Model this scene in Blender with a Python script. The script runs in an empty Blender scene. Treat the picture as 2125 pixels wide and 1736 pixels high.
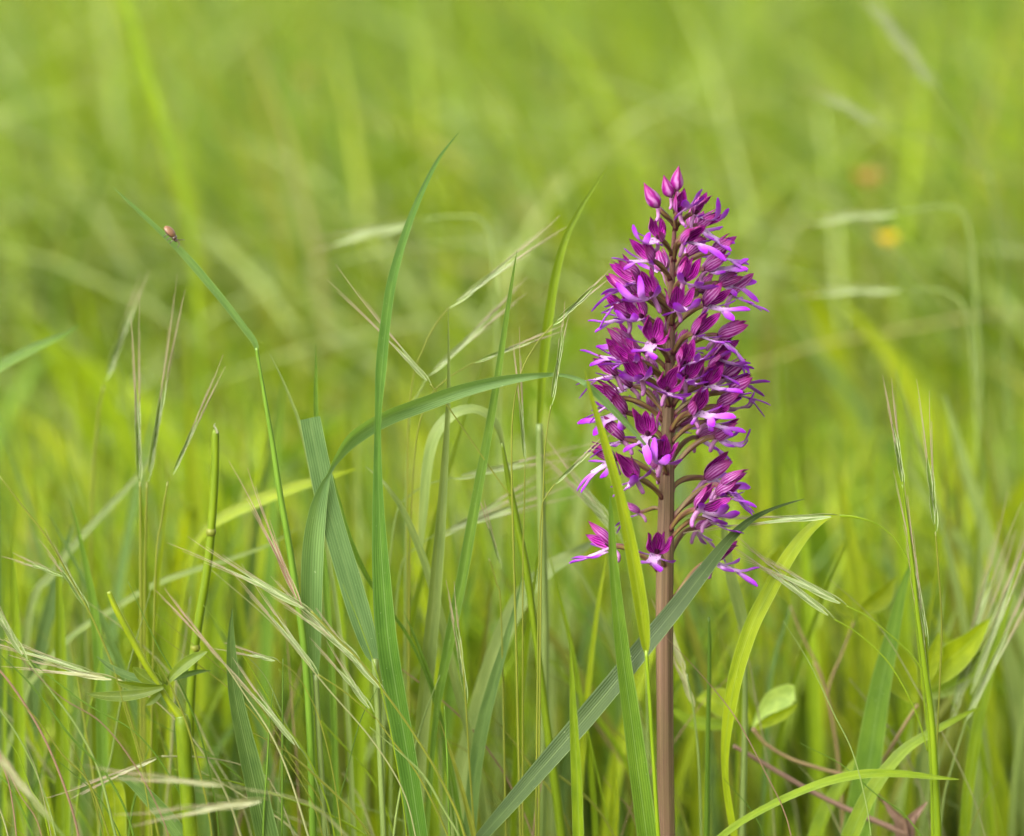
import bpy, math, random
import numpy as np
from mathutils import Matrix, Vector

# ------------------------------------------------------------------ camera
FOC = 1.60                       # metres from lens to the orchid
FRAME_W = 0.38                   # metres across the frame at the orchid
PITCH = math.radians(9.0)
ZC = 0.288                       # height above the ground of the frame centre at the orchid
SCN = bpy.context.scene
COL = SCN.collection
cam_d = bpy.data.cameras.new('camera')
cam = bpy.data.objects.new('camera', cam_d)
COL.objects.link(cam)
CAM = np.array([0.0, -FOC*math.cos(PITCH), ZC + FOC*math.sin(PITCH)])
cam.location = CAM
cam.rotation_euler = (math.pi/2 - PITCH, 0, 0)
cam_d.sensor_width = 36.0
cam_d.lens = 36.0*FOC/FRAME_W
cam_d.clip_start = 0.05
cam_d.clip_end = 2000
cam_d.dof.use_dof = True
cam_d.dof.focus_distance = FOC - 0.005
cam_d.dof.aperture_fstop = 5.2
cam_d.dof.aperture_blades = 9
SCN.camera = cam

# ------------------------------------------------------------------ sky, sun, exposure
SUN_EL, SUN_AZ = math.radians(40), math.radians(-135)      # azimuth measured from +Y towards +X
world = bpy.data.worlds.new('World')
SCN.world = world
world.use_nodes = True
wn = world.node_tree
wn.nodes.clear()
sky = wn.nodes.new('ShaderNodeTexSky')
sky.sky_type = 'NISHITA'
sky.sun_disc = False
sky.sun_elevation = SUN_EL
sky.sun_rotation = SUN_AZ
sky.air_density = 1.0
sky.dust_density = 6.0
hs = wn.nodes.new('ShaderNodeHueSaturation')
hs.inputs['Saturation'].default_value = 0.07              # an overcast, nearly white sky
bg = wn.nodes.new('ShaderNodeBackground')
bg.inputs['Strength'].default_value = 0.15
wo = wn.nodes.new('ShaderNodeOutputWorld')
wn.links.new(sky.outputs['Color'], hs.inputs['Color'])
wn.links.new(hs.outputs['Color'], bg.inputs['Color'])
wn.links.new(bg.outputs['Background'], wo.inputs['Surface'])
sun_d = bpy.data.lights.new('sun', 'SUN')
sun_d.energy = 0.85
sun_d.angle = math.radians(55)
sun_d.color = (1.0, 0.95, 0.84)
sun = bpy.data.objects.new('sun', sun_d)
COL.objects.link(sun)
sun.rotation_euler = (math.pi/2 - SUN_EL, 0, math.pi - SUN_AZ)
SCN.view_settings.view_transform = 'Standard'
SCN.view_settings.look = 'None'
SCN.view_settings.gamma = 1.0
SCN.view_settings.use_curve_mapping = False
SCN.view_settings.exposure = 1.62
SCN.render.engine = 'CYCLES'
SCN.cycles.use_denoising = True
SCN.cycles.max_bounces = 8
SCN.cycles.diffuse_bounces = 5
SCN.cycles.transmission_bounces = 6
SCN.cycles.sample_clamp_indirect = 8.0

rng = np.random.default_rng(11)
random.seed(5)

# ------------------------------------------------------------------ photo pixel -> point on an upright plane Y = dy
S = FRAME_W/2125.0/FOC
FW = np.array([0, math.cos(PITCH), -math.sin(PITCH)])
UP = np.array([0, math.sin(PITCH), math.cos(PITCH)])
RT = np.array([1.0, 0, 0])
def pix(x, y, dy=0.0):
    d = FW + RT*(x-1062.5)*S + UP*(868.0-y)*S
    t = (dy-CAM[1])/d[1]
    return CAM + d*t, t*S            # the point and the metres one photo unit covers there
def world_to_z(y, dy=0.0):
    return pix(1062, y, dy)[0][2]

# ------------------------------------------------------------------ materials
def nodes(name):
    m = bpy.data.materials.new(name)
    m.use_nodes = True
    t = m.node_tree
    t.nodes.clear()
    out = t.nodes.new('ShaderNodeOutputMaterial')
    return m, t, out
def N(t, kind, **kw):
    n = t.nodes.new(kind)
    for k, v in kw.items():
        if hasattr(n, k): setattr(n, k, v)
        else: n.inputs[k].default_value = v
    return n
def L(t, a, b): t.links.new(a, b)
def math_n(t, op, a, b=None):
    n = t.nodes.new('ShaderNodeMath'); n.operation = op
    for i, v in enumerate((a, b)):
        if v is None: continue
        if isinstance(v, (int, float)): n.inputs[i].default_value = v
        else: L(t, v, n.inputs[i])
    return n.outputs[0]
def mixc(t, fac, a, b, blend='MIX'):
    n = t.nodes.new('ShaderNodeMix'); n.data_type = 'RGBA'; n.blend_type = blend
    for sock, v in ((n.inputs[0], fac), (n.inputs[6], a), (n.inputs[7], b)):
        if isinstance(v, (int, float)): sock.default_value = v
        elif isinstance(v, tuple): sock.default_value = (*v, 1.0) if len(v) == 3 else v
        else: L(t, v, sock)
    return n.outputs[2]
def ramp(t, fac, stops):
    n = t.nodes.new('ShaderNodeValToRGB')
    e = n.color_ramp.elements
    while len(e) < len(stops): e.new(0.5)
    for el, (p, c) in zip(e, stops):
        el.position = p; el.color = (*c, 1.0)
    L(t, fac, n.inputs[0])
    return n.outputs[0]
def uv_sep(t):
    u = t.nodes.new('ShaderNodeUVMap'); u.uv_map = 'UVMap'
    s = t.nodes.new('ShaderNodeSeparateXYZ'); L(t, u.outputs[0], s.inputs[0])
    return u.outputs[0], s.outputs[0], s.outputs[1]
def uv_noise(t, uvo, sx, sy, detail=3.0, obj_seed=True):
    mp = t.nodes.new('ShaderNodeMapping'); L(t, uvo, mp.inputs['Vector'])
    mp.inputs['Scale'].default_value = (sx, sy, 1)
    if obj_seed:
        oi = t.nodes.new('ShaderNodeObjectInfo')
        cb = t.nodes.new('ShaderNodeCombineXYZ')
        L(t, math_n(t, 'MULTIPLY', oi.outputs['Random'], 57.0), cb.inputs[2])
        L(t, math_n(t, 'MULTIPLY', oi.outputs['Random'], 31.0), cb.inputs[1])
        L(t, cb.outputs[0], mp.inputs['Location'])
    nz = t.nodes.new('ShaderNodeTexNoise'); nz.inputs['Scale'].default_value = 1.0
    nz.inputs['Detail'].default_value = detail
    L(t, mp.outputs[0], nz.inputs['Vector'])
    return nz.outputs['Fac']
def leafy(t, out, colour, trans=0.4, rough=0.45, spec=0.35, bump=None, bump_d=0.0002, tmul=(1.17, 1.15, 0.38)):
    p = N(t, 'ShaderNodeBsdfPrincipled', Roughness=rough)
    p.inputs['Specular IOR Level'].default_value = spec
    L(t, colour, p.inputs['Base Color'])
    if bump is not None:
        b = N(t, 'ShaderNodeBump', Strength=0.6, Distance=bump_d)
        L(t, bump, b.inputs['Height']); L(t, b.outputs[0], p.inputs['Normal'])
    tr = N(t, 'ShaderNodeBsdfTranslucent')
    L(t, mixc(t, 1.0, colour, tmul, 'MULTIPLY'), tr.inputs['Color'])
    mx = N(t, 'ShaderNodeMixShader', Fac=trans)
    L(t, p.outputs[0], mx.inputs[1]); L(t, tr.outputs[0], mx.inputs[2])
    L(t, mx.outputs[0], out.inputs['Surface'])

def make_grass_mat(name, source, veins=9.0, trans=0.4, rough=0.42, ns=(2.5, 3.0)):
    m, t, out = nodes(name)
    if source == 'object':
        base = N(t, 'ShaderNodeObjectInfo').outputs['Color']
    else:
        base = N(t, 'ShaderNodeAttribute', attribute_name='tint').outputs['Color']
    uvo, u, v = uv_sep(t)
    nz = uv_noise(t, uvo, ns[0], ns[1], 4.0)
    c = mixc(t, 1.0, base, ramp(t, nz, [(0.28, (0.74, 0.80, 0.72)), (0.7, (1.2, 1.14, 1.12))]), 'MULTIPLY')
    bump = None
    if source == 'object':
        w = math_n(t, 'SINE', math_n(t, 'MULTIPLY', u, veins*2*math.pi))
        w = math_n(t, 'ADD', math_n(t, 'MULTIPLY', w, 0.5), 0.5)
        fine = uv_noise(t, uvo, 38.0, 2.5, 2.0)
        st = math_n(t, 'MULTIPLY', w, fine)
        c = mixc(t, math_n(t, 'MULTIPLY', st, 0.75), c, mixc(t, 1.0, c, (0.55, 0.60, 0.55), 'MULTIPLY'))
        # pale midrib and margins
        mid = math_n(t, 'ABSOLUTE', math_n(t, 'SUBTRACT', u, 0.5))
        rib = math_n(t, 'LESS_THAN', mid, 0.022)
        edge = math_n(t, 'GREATER_THAN', mid, 0.468)
        c = mixc(t, math_n(t, 'MULTIPLY', math_n(t, 'ADD', rib, math_n(t, 'MULTIPLY', edge, 1.6)), 0.3), c, mixc(t, 0.3, c, (0.55, 0.70, 0.30)))
        # little pale feeding marks
        sp = uv_noise(t, uvo, 13.0, 70.0, 1.0)
        c = mixc(t, math_n(t, 'MULTIPLY', math_n(t, 'GREATER_THAN', sp, 0.775), 0.55), c, (0.55, 0.62, 0.38))
        bump = w
    leafy(t, out, c, trans, rough, 0.35, bump, 0.00018)
    return m
GRASS = make_grass_mat('grass_leaf', 'object')
HERB = make_grass_mat('herb_leaf', 'object', 0.0, 0.42, 0.5)
STRAW = make_grass_mat('grass_stalk', 'object', 3.0, 0.25, 0.4, (5.0, 0.9))
MEADOW = make_grass_mat('meadow_leaf', 'attribute', trans=0.48, rough=0.55)

def make_spikelet_mat():
    m, t, out = nodes('spikelet_husk')
    base = N(t, 'ShaderNodeObjectInfo').outputs['Color']
    uvo, u, v = uv_sep(t)
    mid = math_n(t, 'ABSOLUTE', math_n(t, 'SUBTRACT', u, 0.5))
    c = mixc(t, math_n(t, 'MULTIPLY', math_n(t, 'GREATER_THAN', mid, 0.36), 0.6), base, (0.55, 0.57, 0.38))
    c = mixc(t, math_n(t, 'MULTIPLY', math_n(t, 'GREATER_THAN', v, 1.02), 0.55), c, (0.36, 0.22, 0.17))
    leafy(t, out, c, 0.3, 0.4, 0.4)
    return m
HUSK = make_spikelet_mat()
def make_husk_attr():
    m, t, out = nodes('far_husk')
    c = N(t, 'ShaderNodeAttribute', attribute_name='tint').outputs['Color']
    leafy(t, out, c, 0.35, 0.45, 0.4, tmul=(1.1, 1.05, 0.75))
    return m
FARHUSK = make_husk_attr()

def make_petal(name, kind):
    m, t, out = nodes(name)
    uvo, u, v = uv_sep(t)
    n1 = uv_noise(t, uvo, 2.0, 2.0, 2.0)
    wob = math_n(t, 'MULTIPLY', math_n(t, 'SUBTRACT', n1, 0.5), 0.35)
    if kind in ('inner', 'outer'):
        nst = 5.0 if kind == 'inner' else 4.0
        s = math_n(t, 'SINE', math_n(t, 'MULTIPLY', math_n(t, 'ADD', u, wob), nst*2*math.pi))
        s = math_n(t, 'ADD', math_n(t, 'MULTIPLY', s, 0.5), 0.5)
        n2 = uv_noise(t, uvo, 9.0, 3.0, 3.0)
        s = math_n(t, 'MULTIPLY', s, math_n(t, 'ADD', n2, 0.5))
        mid = math_n(t, 'ABSOLUTE', math_n(t, 'SUBTRACT', u, 0.5))
        if kind == 'inner':
            c = ramp(t, s, [(0.10, (0.48, 0.022, 0.40)), (0.42, (0.32, 0.006, 0.26)), (0.78, (0.13, 0.0, 0.085))])
            c = mixc(t, math_n(t, 'MULTIPLY', math_n(t, 'GREATER_THAN', mid, 0.44), 0.6), c, (0.58, 0.20, 0.46))
            c = mixc(t, math_n(t, 'MULTIPLY', math_n(t, 'GREATER_THAN', n2, 0.62), 0.35), c, (0.55, 0.16, 0.35))
        else:
            c = ramp(t, s, [(0.1, (0.40, 0.15, 0.37)), (0.42, (0.32, 0.055, 0.27)), (0.85, (0.22, 0.005, 0.16))])
            c = mixc(t, ramp(t, v, [(0.45, (0, 0, 0)), (0.95, (0.9, 0.9, 0.9))]), c, (0.30, 0.006, 0.16))
            c = mixc(t, ramp(t, v, [(0.0, (0.5, 0.5, 0.5)), (0.25, (0, 0, 0))]), c, (0.22, 0.03, 0.11))
        c = mixc(t, ramp(t, v, [(0.80, (0, 0, 0)), (1.0, (0.6, 0.6, 0.6))]), c, (0.15, 0.003, 0.06))
        leafy(t, out, c, 0.28, 0.42, 0.3, s, 0.0002, (1.2, 0.8, 1.1))
    elif kind == 'lip':
        # v runs 0 at the throat to 1 at the lobe ends
        vv = math_n(t, 'ADD', v, math_n(t, 'MULTIPLY', wob, 0.8))
        c = ramp(t, vv, [(0.0, (0.50, 0.22, 0.46)), (0.10, (0.60, 0.42, 0.62)), (0.44, (0.62, 0.40, 0.66)), (0.64, (0.42, 0.12, 0.54)), (0.90, (0.28, 0.014, 0.44))])
        vo = t.nodes.new('ShaderNodeTexVoronoi'); vo.inputs['Scale'].default_value = 1.0
        mp = N(t, 'ShaderNodeMapping'); mp.inputs['Scale'].default_value = (3.2, 9.0, 1); L(t, uvo, mp.inputs['Vector'])
        L(t, mp.outputs[0], vo.inputs['Vector'])
        dot = math_n(t, 'LESS_THAN', vo.outputs['Distance'], 0.26)
        dot = math_n(t, 'MULTIPLY', dot, math_n(t, 'LESS_THAN', v, 0.5))
        c = mixc(t, math_n(t, 'MULTIPLY', dot, 0.85), c, (0.22, 0.01, 0.28))
        leafy(t, out, c, 0.3, 0.45, 0.3, n1, 0.0002, (1.1, 0.8, 1.1))
    elif kind == 'spur':
        c = ramp(t, v, [(0.0, (0.40, 0.16, 0.34)), (0.6, (0.44, 0.20, 0.40)), (1.0, (0.36, 0.10, 0.36))])
        c = mixc(t, math_n(t, 'MULTIPLY', n1, 0.5), c, (0.30, 0.10, 0.24))
        leafy(t, out, c, 0.2, 0.4, 0.35, None, 0, (1.1, 0.8, 1.1))
    elif kind == 'ovary':
        s = math_n(t, 'SINE', math_n(t, 'ADD', math_n(t, 'MULTIPLY', u, 6*math.pi), math_n(t, 'MULTIPLY', v, 7.0)))
        s = math_n(t, 'ADD', math_n(t, 'MULTIPLY', s, 0.5), 0.5)
        c = mixc(t, s, (0.19, 0.13, 0.035), (0.11, 0.045, 0.03))
        c = mixc(t, ramp(t, v, [(0.0, (0.85, 0.85, 0.85)), (0.16, (0, 0, 0))]), c, (0.14, 0.012, 0.06))
        c = mixc(t, ramp(t, v, [(0.8, (0, 0, 0)), (1.0, (0.7, 0.7, 0.7))]), c, (0.24, 0.04, 0.13))
        leafy(t, out, c, 0.12, 0.4, 0.35, s, 0.0003)
    elif kind == 'bract':
        c = mixc(t, n1, (0.16, 0.01, 0.06), (0.24, 0.05, 0.10))
        leafy(t, out, c, 0.2, 0.45, 0.3)
    elif kind == 'throat':
        c = mixc(t, n1, (0.045, 0.001, 0.018), (0.02, 0.0, 0.008))  # near-black colour paints in the shade of the throat hole
        leafy(t, out, c, 0.05, 0.5, 0.2)
    return m
INNER, OUTER = make_petal('sepal_inside', 'inner'), make_petal('sepal_outside', 'outer')
LIP, SPUR = make_petal('lip_petal', 'lip'), make_petal('spur_skin', 'spur')
OVARY, BRACT, THROAT_SHADE = make_petal('ovary_skin', 'ovary'), make_petal('bract_skin', 'bract'), make_petal('throat_shade', 'throat')

def make_stem_mat():
    m, t, out = nodes('orchid_stem_skin')
    uvo, u, v = uv_sep(t)
    fib = uv_noise(t, uvo, 46.0, 4.0, 3.0)
    blot = uv_noise(t, uvo, 3.0, 22.0, 3.0)
    lo = mixc(t, blot, (0.145, 0.068, 0.056), (0.135, 0.102, 0.046))
    hi = mixc(t, blot, (0.15, 0.075, 0.045), (0.16, 0.035, 0.075))
    c = mixc(t, ramp(t, v, [(0.50, (0, 0, 0)), (0.95, (1, 1, 1))]), lo, hi)
    c = mixc(t, 1.0, c, ramp(t, fib, [(0.3, (0.50, 0.46, 0.46)), (0.66, (1.25, 1.25, 1.15))]), 'MULTIPLY')
    leafy(t, out, c, 0.06, 0.45, 0.35, fib, 0.0004)
    return m
STEM = make_stem_mat()

def plain_mat(name, c1, c2, scale=400.0, rough=0.5, trans=0.0, spec=0.4, coat=0.0):
    m, t, out = nodes(name)
    tc = N(t, 'ShaderNodeTexCoord')
    nz = N(t, 'ShaderNodeTexNoise', Scale=scale, Detail=4.0)
    L(t, tc.outputs['Object'], nz.inputs['Vector'])
    c = mixc(t, nz.outputs['Fac'], c1, c2)
    if trans > 0:
        leafy(t, out, c, trans, rough, spec)
    else:
        p = N(t, 'ShaderNodeBsdfPrincipled', Roughness=rough)
        p.inputs['Specular IOR Level'].default_value = spec
        p.inputs['Coat Weight'].default_value = coat
        L(t, c, p.inputs['Base Color']); L(t, p.outputs[0], out.inputs['Surface'])
    return m
TWIG = plain_mat('brown_twig', (0.20, 0.12, 0.08), (0.12, 0.07, 0.045), 300, 0.6)
TWIG_G = plain_mat('green_brown_twig', (0.24, 0.20, 0.06), (0.20, 0.10, 0.07), 200, 0.55)
YELLOW = plain_mat('yellow_petal', (0.80, 0.56, 0.01), (0.78, 0.50, 0.01), 90, 0.35, 0.3)
DRY = plain_mat('dry_leaf', (0.48, 0.26, 0.08), (0.36, 0.22, 0.07), 60, 0.6, 0.3)
ELYTRA = plain_mat('beetle_wing_case', (0.20, 0.10, 0.045), (0.13, 0.06, 0.028), 900, 0.45, 0, 0.4, 0.1)
BEETLE = plain_mat('beetle_dark', (0.05, 0.025, 0.018), (0.09, 0.05, 0.035), 900, 0.3, 0, 0.5, 0.3)

def make_ground_mat():
    m, t, out = nodes('meadow_soil')
    tc = N(t, 'ShaderNodeTexCoord')
    a = N(t, 'ShaderNodeTexNoise', Scale=9.0, Detail=8.0); L(t, tc.outputs['Object'], a.inputs['Vector'])
    b = N(t, 'ShaderNodeTexNoise', Scale=0.6, Detail=5.0); L(t, tc.outputs['Object'], b.inputs['Vector'])
    c = mixc(t, a.outputs['Fac'], (0.055, 0.075, 0.015), (0.11, 0.16, 0.025))
    c = mixc(t, b.outputs['Fac'], c, (0.10, 0.13, 0.03))
    p = N(t, 'ShaderNodeBsdfPrincipled', Roughness=0.9)
    L(t, c, p.inputs['Base Color'])
    bm = N(t, 'ShaderNodeBump', Strength=0.8, Distance=0.02); L(t, a.outputs['Fac'], bm.inputs['Height'])
    L(t, bm.outputs[0], p.inputs['Normal']); L(t, p.outputs[0], out.inputs['Surface'])
    return m
SOIL = make_ground_mat()

# ------------------------------------------------------------------ mesh helpers
class MB:
    def __init__(s): s.v, s.f, s.uv, s.mi, s.n = [], [], [], [], 0
    def add(s, v, f, uv, mi=0):
        v = np.asarray(v, float); s.v.append(v); s.uv.append(np.asarray(uv, float))
        s.f += [tuple(i+s.n for i in q) for q in f]; s.mi += [mi]*len(f); s.n += len(v)
    def mesh(s, name, mats, smooth=True):
        V = np.concatenate(s.v); U = np.concatenate(s.uv)
        me = bpy.data.meshes.new(name)
        me.from_pydata(V.tolist(), [], s.f)
        uvl = me.uv_layers.new(name='UVMap')
        li = np.empty(len(me.loops), np.int32); me.loops.foreach_get('vertex_index', li)
        uvl.data.foreach_set('uv', U[li].astype(np.float32).ravel())
        for m in mats: me.materials.append(m)
        if len(mats) > 1: me.polygons.foreach_set('material_index', np.array(s.mi, np.int32))
        if smooth: me.polygons.foreach_set('use_smooth', np.ones(len(s.f), bool))
        me.update()
        return me
def link(name, me, parent=None, color=None, mat=None):
    o = bpy.data.objects.new(name, me)
    COL.objects.link(o)
    if parent is not None: o.parent = parent
    if color is not None: o.color = (*color, 1.0)
    if mat is not None: o.matrix_local = mat
    return o
def tag(o, label, cat, group=None):
    o['label'] = label; o['category'] = cat
    if group: o['group'] = group
    return o
def unit(a): return a/np.maximum(np.linalg.norm(a, axis=-1, keepdims=True), 1e-12)
def tangents(P):
    T = np.gradient(P, axis=0)
    return unit(T)
def smooth_path(pts, per=6):
    """Catmull-Rom through rows of any width."""
    P = np.asarray(pts, float)
    if len(P) < 3: 
        t = np.linspace(0, 1, per+1)[:, None]
        return P[0]*(1-t) + P[-1]*t
    Q = np.vstack([2*P[0]-P[1], P, 2*P[-1]-P[-2]])
    out = []
    for i in range(1, len(Q)-2):
        t = np.linspace(0, 1, per, endpoint=False)[:, None]
        a, b, c, d = Q[i-1], Q[i], Q[i+1], Q[i+2]
        out.append(0.5*((2*b) + (c-a)*t + (2*a-5*b+4*c-d)*t**2 + (3*b-a-3*c+d)*t**3))
    out.append(P[-1:])
    return np.vstack(out)
def grid_faces(n, m, flip=False):
    f = []
    for i in range(n-1):
        for j in range(m-1):
            q = (i*m+j, i*m+j+1, (i+1)*m+j+1, (i+1)*m+j)
            f.append(q[::-1] if flip else q)
    return f
def ribbon(mb, P, W, side, keel=0.25, m=5, mi=0, vr=(0, 1), cup=None):
    """strip along P with full widths W; side = unit vectors across; keel = depth of the fold / width"""
    n = len(P); T = tangents(P)
    side = unit(side - T*np.sum(side*T, 1, keepdims=True))
    nor = np.cross(T, side)
    s = np.linspace(-1, 1, m)
    h = (np.abs(s)**1.3)[None, :]*np.asarray(keel).reshape(-1, 1)
    V = P[:, None, :] + side[:, None, :]*(W[:, None]*0.5*s[None, :])[..., None] + nor[:, None, :]*(W[:, None]*h)[..., None]
    u = np.tile((s+1)/2, (n, 1)); v = np.tile(np.linspace(vr[0], vr[1], n)[:, None], (1, m))
    mb.add(V.reshape(-1, 3), grid_faces(n, m), np.stack([u, v], -1).reshape(-1, 2), mi)
def tube(mb, P, R, seg=8, mi=0, cap=True, ridge=0.0, nr=8, vr=(0, 1)):
    P = np.asarray(P, float); R = np.asarray(R, float); n = len(P); T = tangents(P)
    ref = np.array([0.13, 0.97, 0.21]) if abs(T[0][1]) < 0.9 else np.array([1.0, 0.1, 0.2])
    A = unit(np.cross(T, ref)); B = np.cross(T, A)
    th = np.linspace(0, 2*math.pi, seg+1)
    rr = R[:, None]*(1+ridge*np.cos(nr*th))[None, :]
    V = P[:, None] + A[:, None]*(rr*np.cos(th))[..., None] + B[:, None]*(rr*np.sin(th))[..., None]
    u = np.tile(th/(2*math.pi), (n, 1)); v = np.tile(np.linspace(vr[0], vr[1], n)[:, None], (1, seg+1))
    f = grid_faces(n, seg+1)
    V = V.reshape(-1, 3); uv = np.stack([u, v], -1).reshape(-1, 2)
    if cap:
        k = len(V)
        V = np.vstack([V, P[0], P[-1]]); uv = np.vstack([uv, [0.5, vr[0]], [0.5, vr[1]]])
        for j in range(seg):
            f.append((j+1, j, k)); b = (n-1)*(seg+1); f.append((b+j, b+j+1, k+1))
    mb.add(V, f, uv, mi)

# ------------------------------------------------------------------ the setting
def build_ground():
    n = 60
    xs = np.sign(np.linspace(-1, 1, n))*np.abs(np.linspace(-1, 1, n))**2.6*300
    X, Y = np.meshgrid(xs, xs + 0.0)
    r = np.hypot(X, Y)
    Z = -0.004 + 0.012*np.sin(X*1.7+0.4)*np.sin(Y*1.3)*np.clip(r/2, 0, 1) + 0.25*np.sin(X*0.05)*np.cos(Y*0.043)*np.clip((r-15)/40, 0, 1)
    mb = MB(); mb.add(np.stack([X, Y, Z], -1).reshape(-1, 3), grid_faces(n, n), np.stack([X, Y], -1).reshape(-1, 2))
    o = link('ground', mb.mesh('ground', [SOIL])); o['kind'] = 'structure'
build_ground()

# tones (linear base colours)
TONE = dict(
    green=(0.105, 0.190, 0.016), deep=(0.066, 0.142, 0.016), blue=(0.118, 0.200, 0.048), pale=(0.205, 0.270, 0.075),
    bright=(0.185, 0.272, 0.006), lime=(0.235, 0.300, 0.006), olive=(0.185, 0.205, 0.022), straw=(0.31, 0.31, 0.14),
    husk=(0.20, 0.26, 0.085), ghusk=(0.12, 0.19, 0.022), pink=(0.28, 0.17, 0.11), yellowish=(0.26, 0.29, 0.03))

def fast_mesh(name, V, F, U, tint, mat):
    me = bpy.data.meshes.new(name)
    nv, nf = len(V), len(F)
    me.vertices.add(nv); me.vertices.foreach_set('co', V.astype(np.float32).ravel())
    me.loops.add(nf*4); me.loops.foreach_set('vertex_index', F.astype(np.int32).ravel())
    me.polygons.add(nf)
    me.polygons.foreach_set('loop_start', np.arange(0, nf*4, 4, dtype=np.int32))
    me.polygons.foreach_set('use_smooth', np.ones(nf, bool))
    uvl = me.uv_layers.new(name='UVMap'); uvl.data.foreach_set('uv', U[F.ravel()].astype(np.float32).ravel())
    at = me.attributes.new('tint', 'FLOAT_COLOR', 'POINT')
    at.data.foreach_set('color', np.hstack([tint, np.ones((nv, 1))]).astype(np.float32).ravel())
    me.materials.append(mat)
    me.update(calc_edges=True); me.validate()
    return me
def many_blades(base, head, lean, height, width, bend, tint, rows=6, face=None, profile=None):
    """vectorised ribbons: base (n,3), head = azimuth of lean, lean = horizontal reach / height"""
    n = len(base); t = np.linspace(0, 1, rows)
    az = head; d = np.stack([np.cos(az), np.sin(az), np.zeros(n)], 1)
    reach = lean*height
    P = base[:, None, :] + d[:, None, :]*(reach[:, None]*(0.35*t + 0.65*t**(1.6+bend[:, None])))[..., None]
    zt = t[None, :]*(1-0.45*np.clip(lean, 0, 1.2)[:, None]*t[None, :]**2)
    P[..., 2] += height[:, None]*zt
    fa = face if face is not None else az + math.pi/2
    tw = fa[:, None] + (rng.normal(0, 0.5, n)[:, None])*t[None, :]
    sd = np.stack([np.cos(tw), np.sin(tw), np.zeros_like(tw)], -1)
    prof = profile if profile is not None else np.array([0.55 + 0.45*min(1, x*3) if x < 0.4 else max(0.03, (1-((x-0.4)/0.6)**1.5)) for x in t])
    w = width[:, None]*prof[None, :]*0.5
    V = np.stack([P-sd*w[..., None], P+sd*w[..., None]], 2).reshape(-1, 3)
    k = np.arange(n)[:, None]*(rows*2); r = np.arange(rows-1)[None, :]*2
    F = np.stack([k+r, k+r+1, k+r+3, k+r+2], -1).reshape(-1, 4)
    U = np.stack([np.tile([0.0, 1.0], n*rows), np.repeat(np.tile(t, n), 2) + np.repeat(rng.uniform(0, 40, n), rows*2)], -1)
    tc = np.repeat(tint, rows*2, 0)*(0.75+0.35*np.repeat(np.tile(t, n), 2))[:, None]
    return V, F, U, tc
PAL = np.array([TONE['green'], TONE['bright'], TONE['lime'], TONE['pale'], TONE['olive'], TONE['blue'], TONE['straw'], TONE['yellowish']])
def patch(x, y, s, k):
    return np.sin(x*s+k)*np.sin(y*s*0.7+k*1.7) + 0.6*np.sin(x*s*2.3-k)*np.cos(y*s*1.9+k)
def tints(x, y, weights):
    n = len(x)
    idx = rng.choice(len(PAL), n, p=np.array(weights)/sum(weights))
    c = PAL[idx]*rng.uniform(0.75, 1.25, (n, 1))
    p = patch(x, y, 1.9, 0.7)[:, None]
    return np.clip(c*(1+0.22*p*np.array([1.0, 0.7, 0.2])), 0.002, 0.9)

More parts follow.
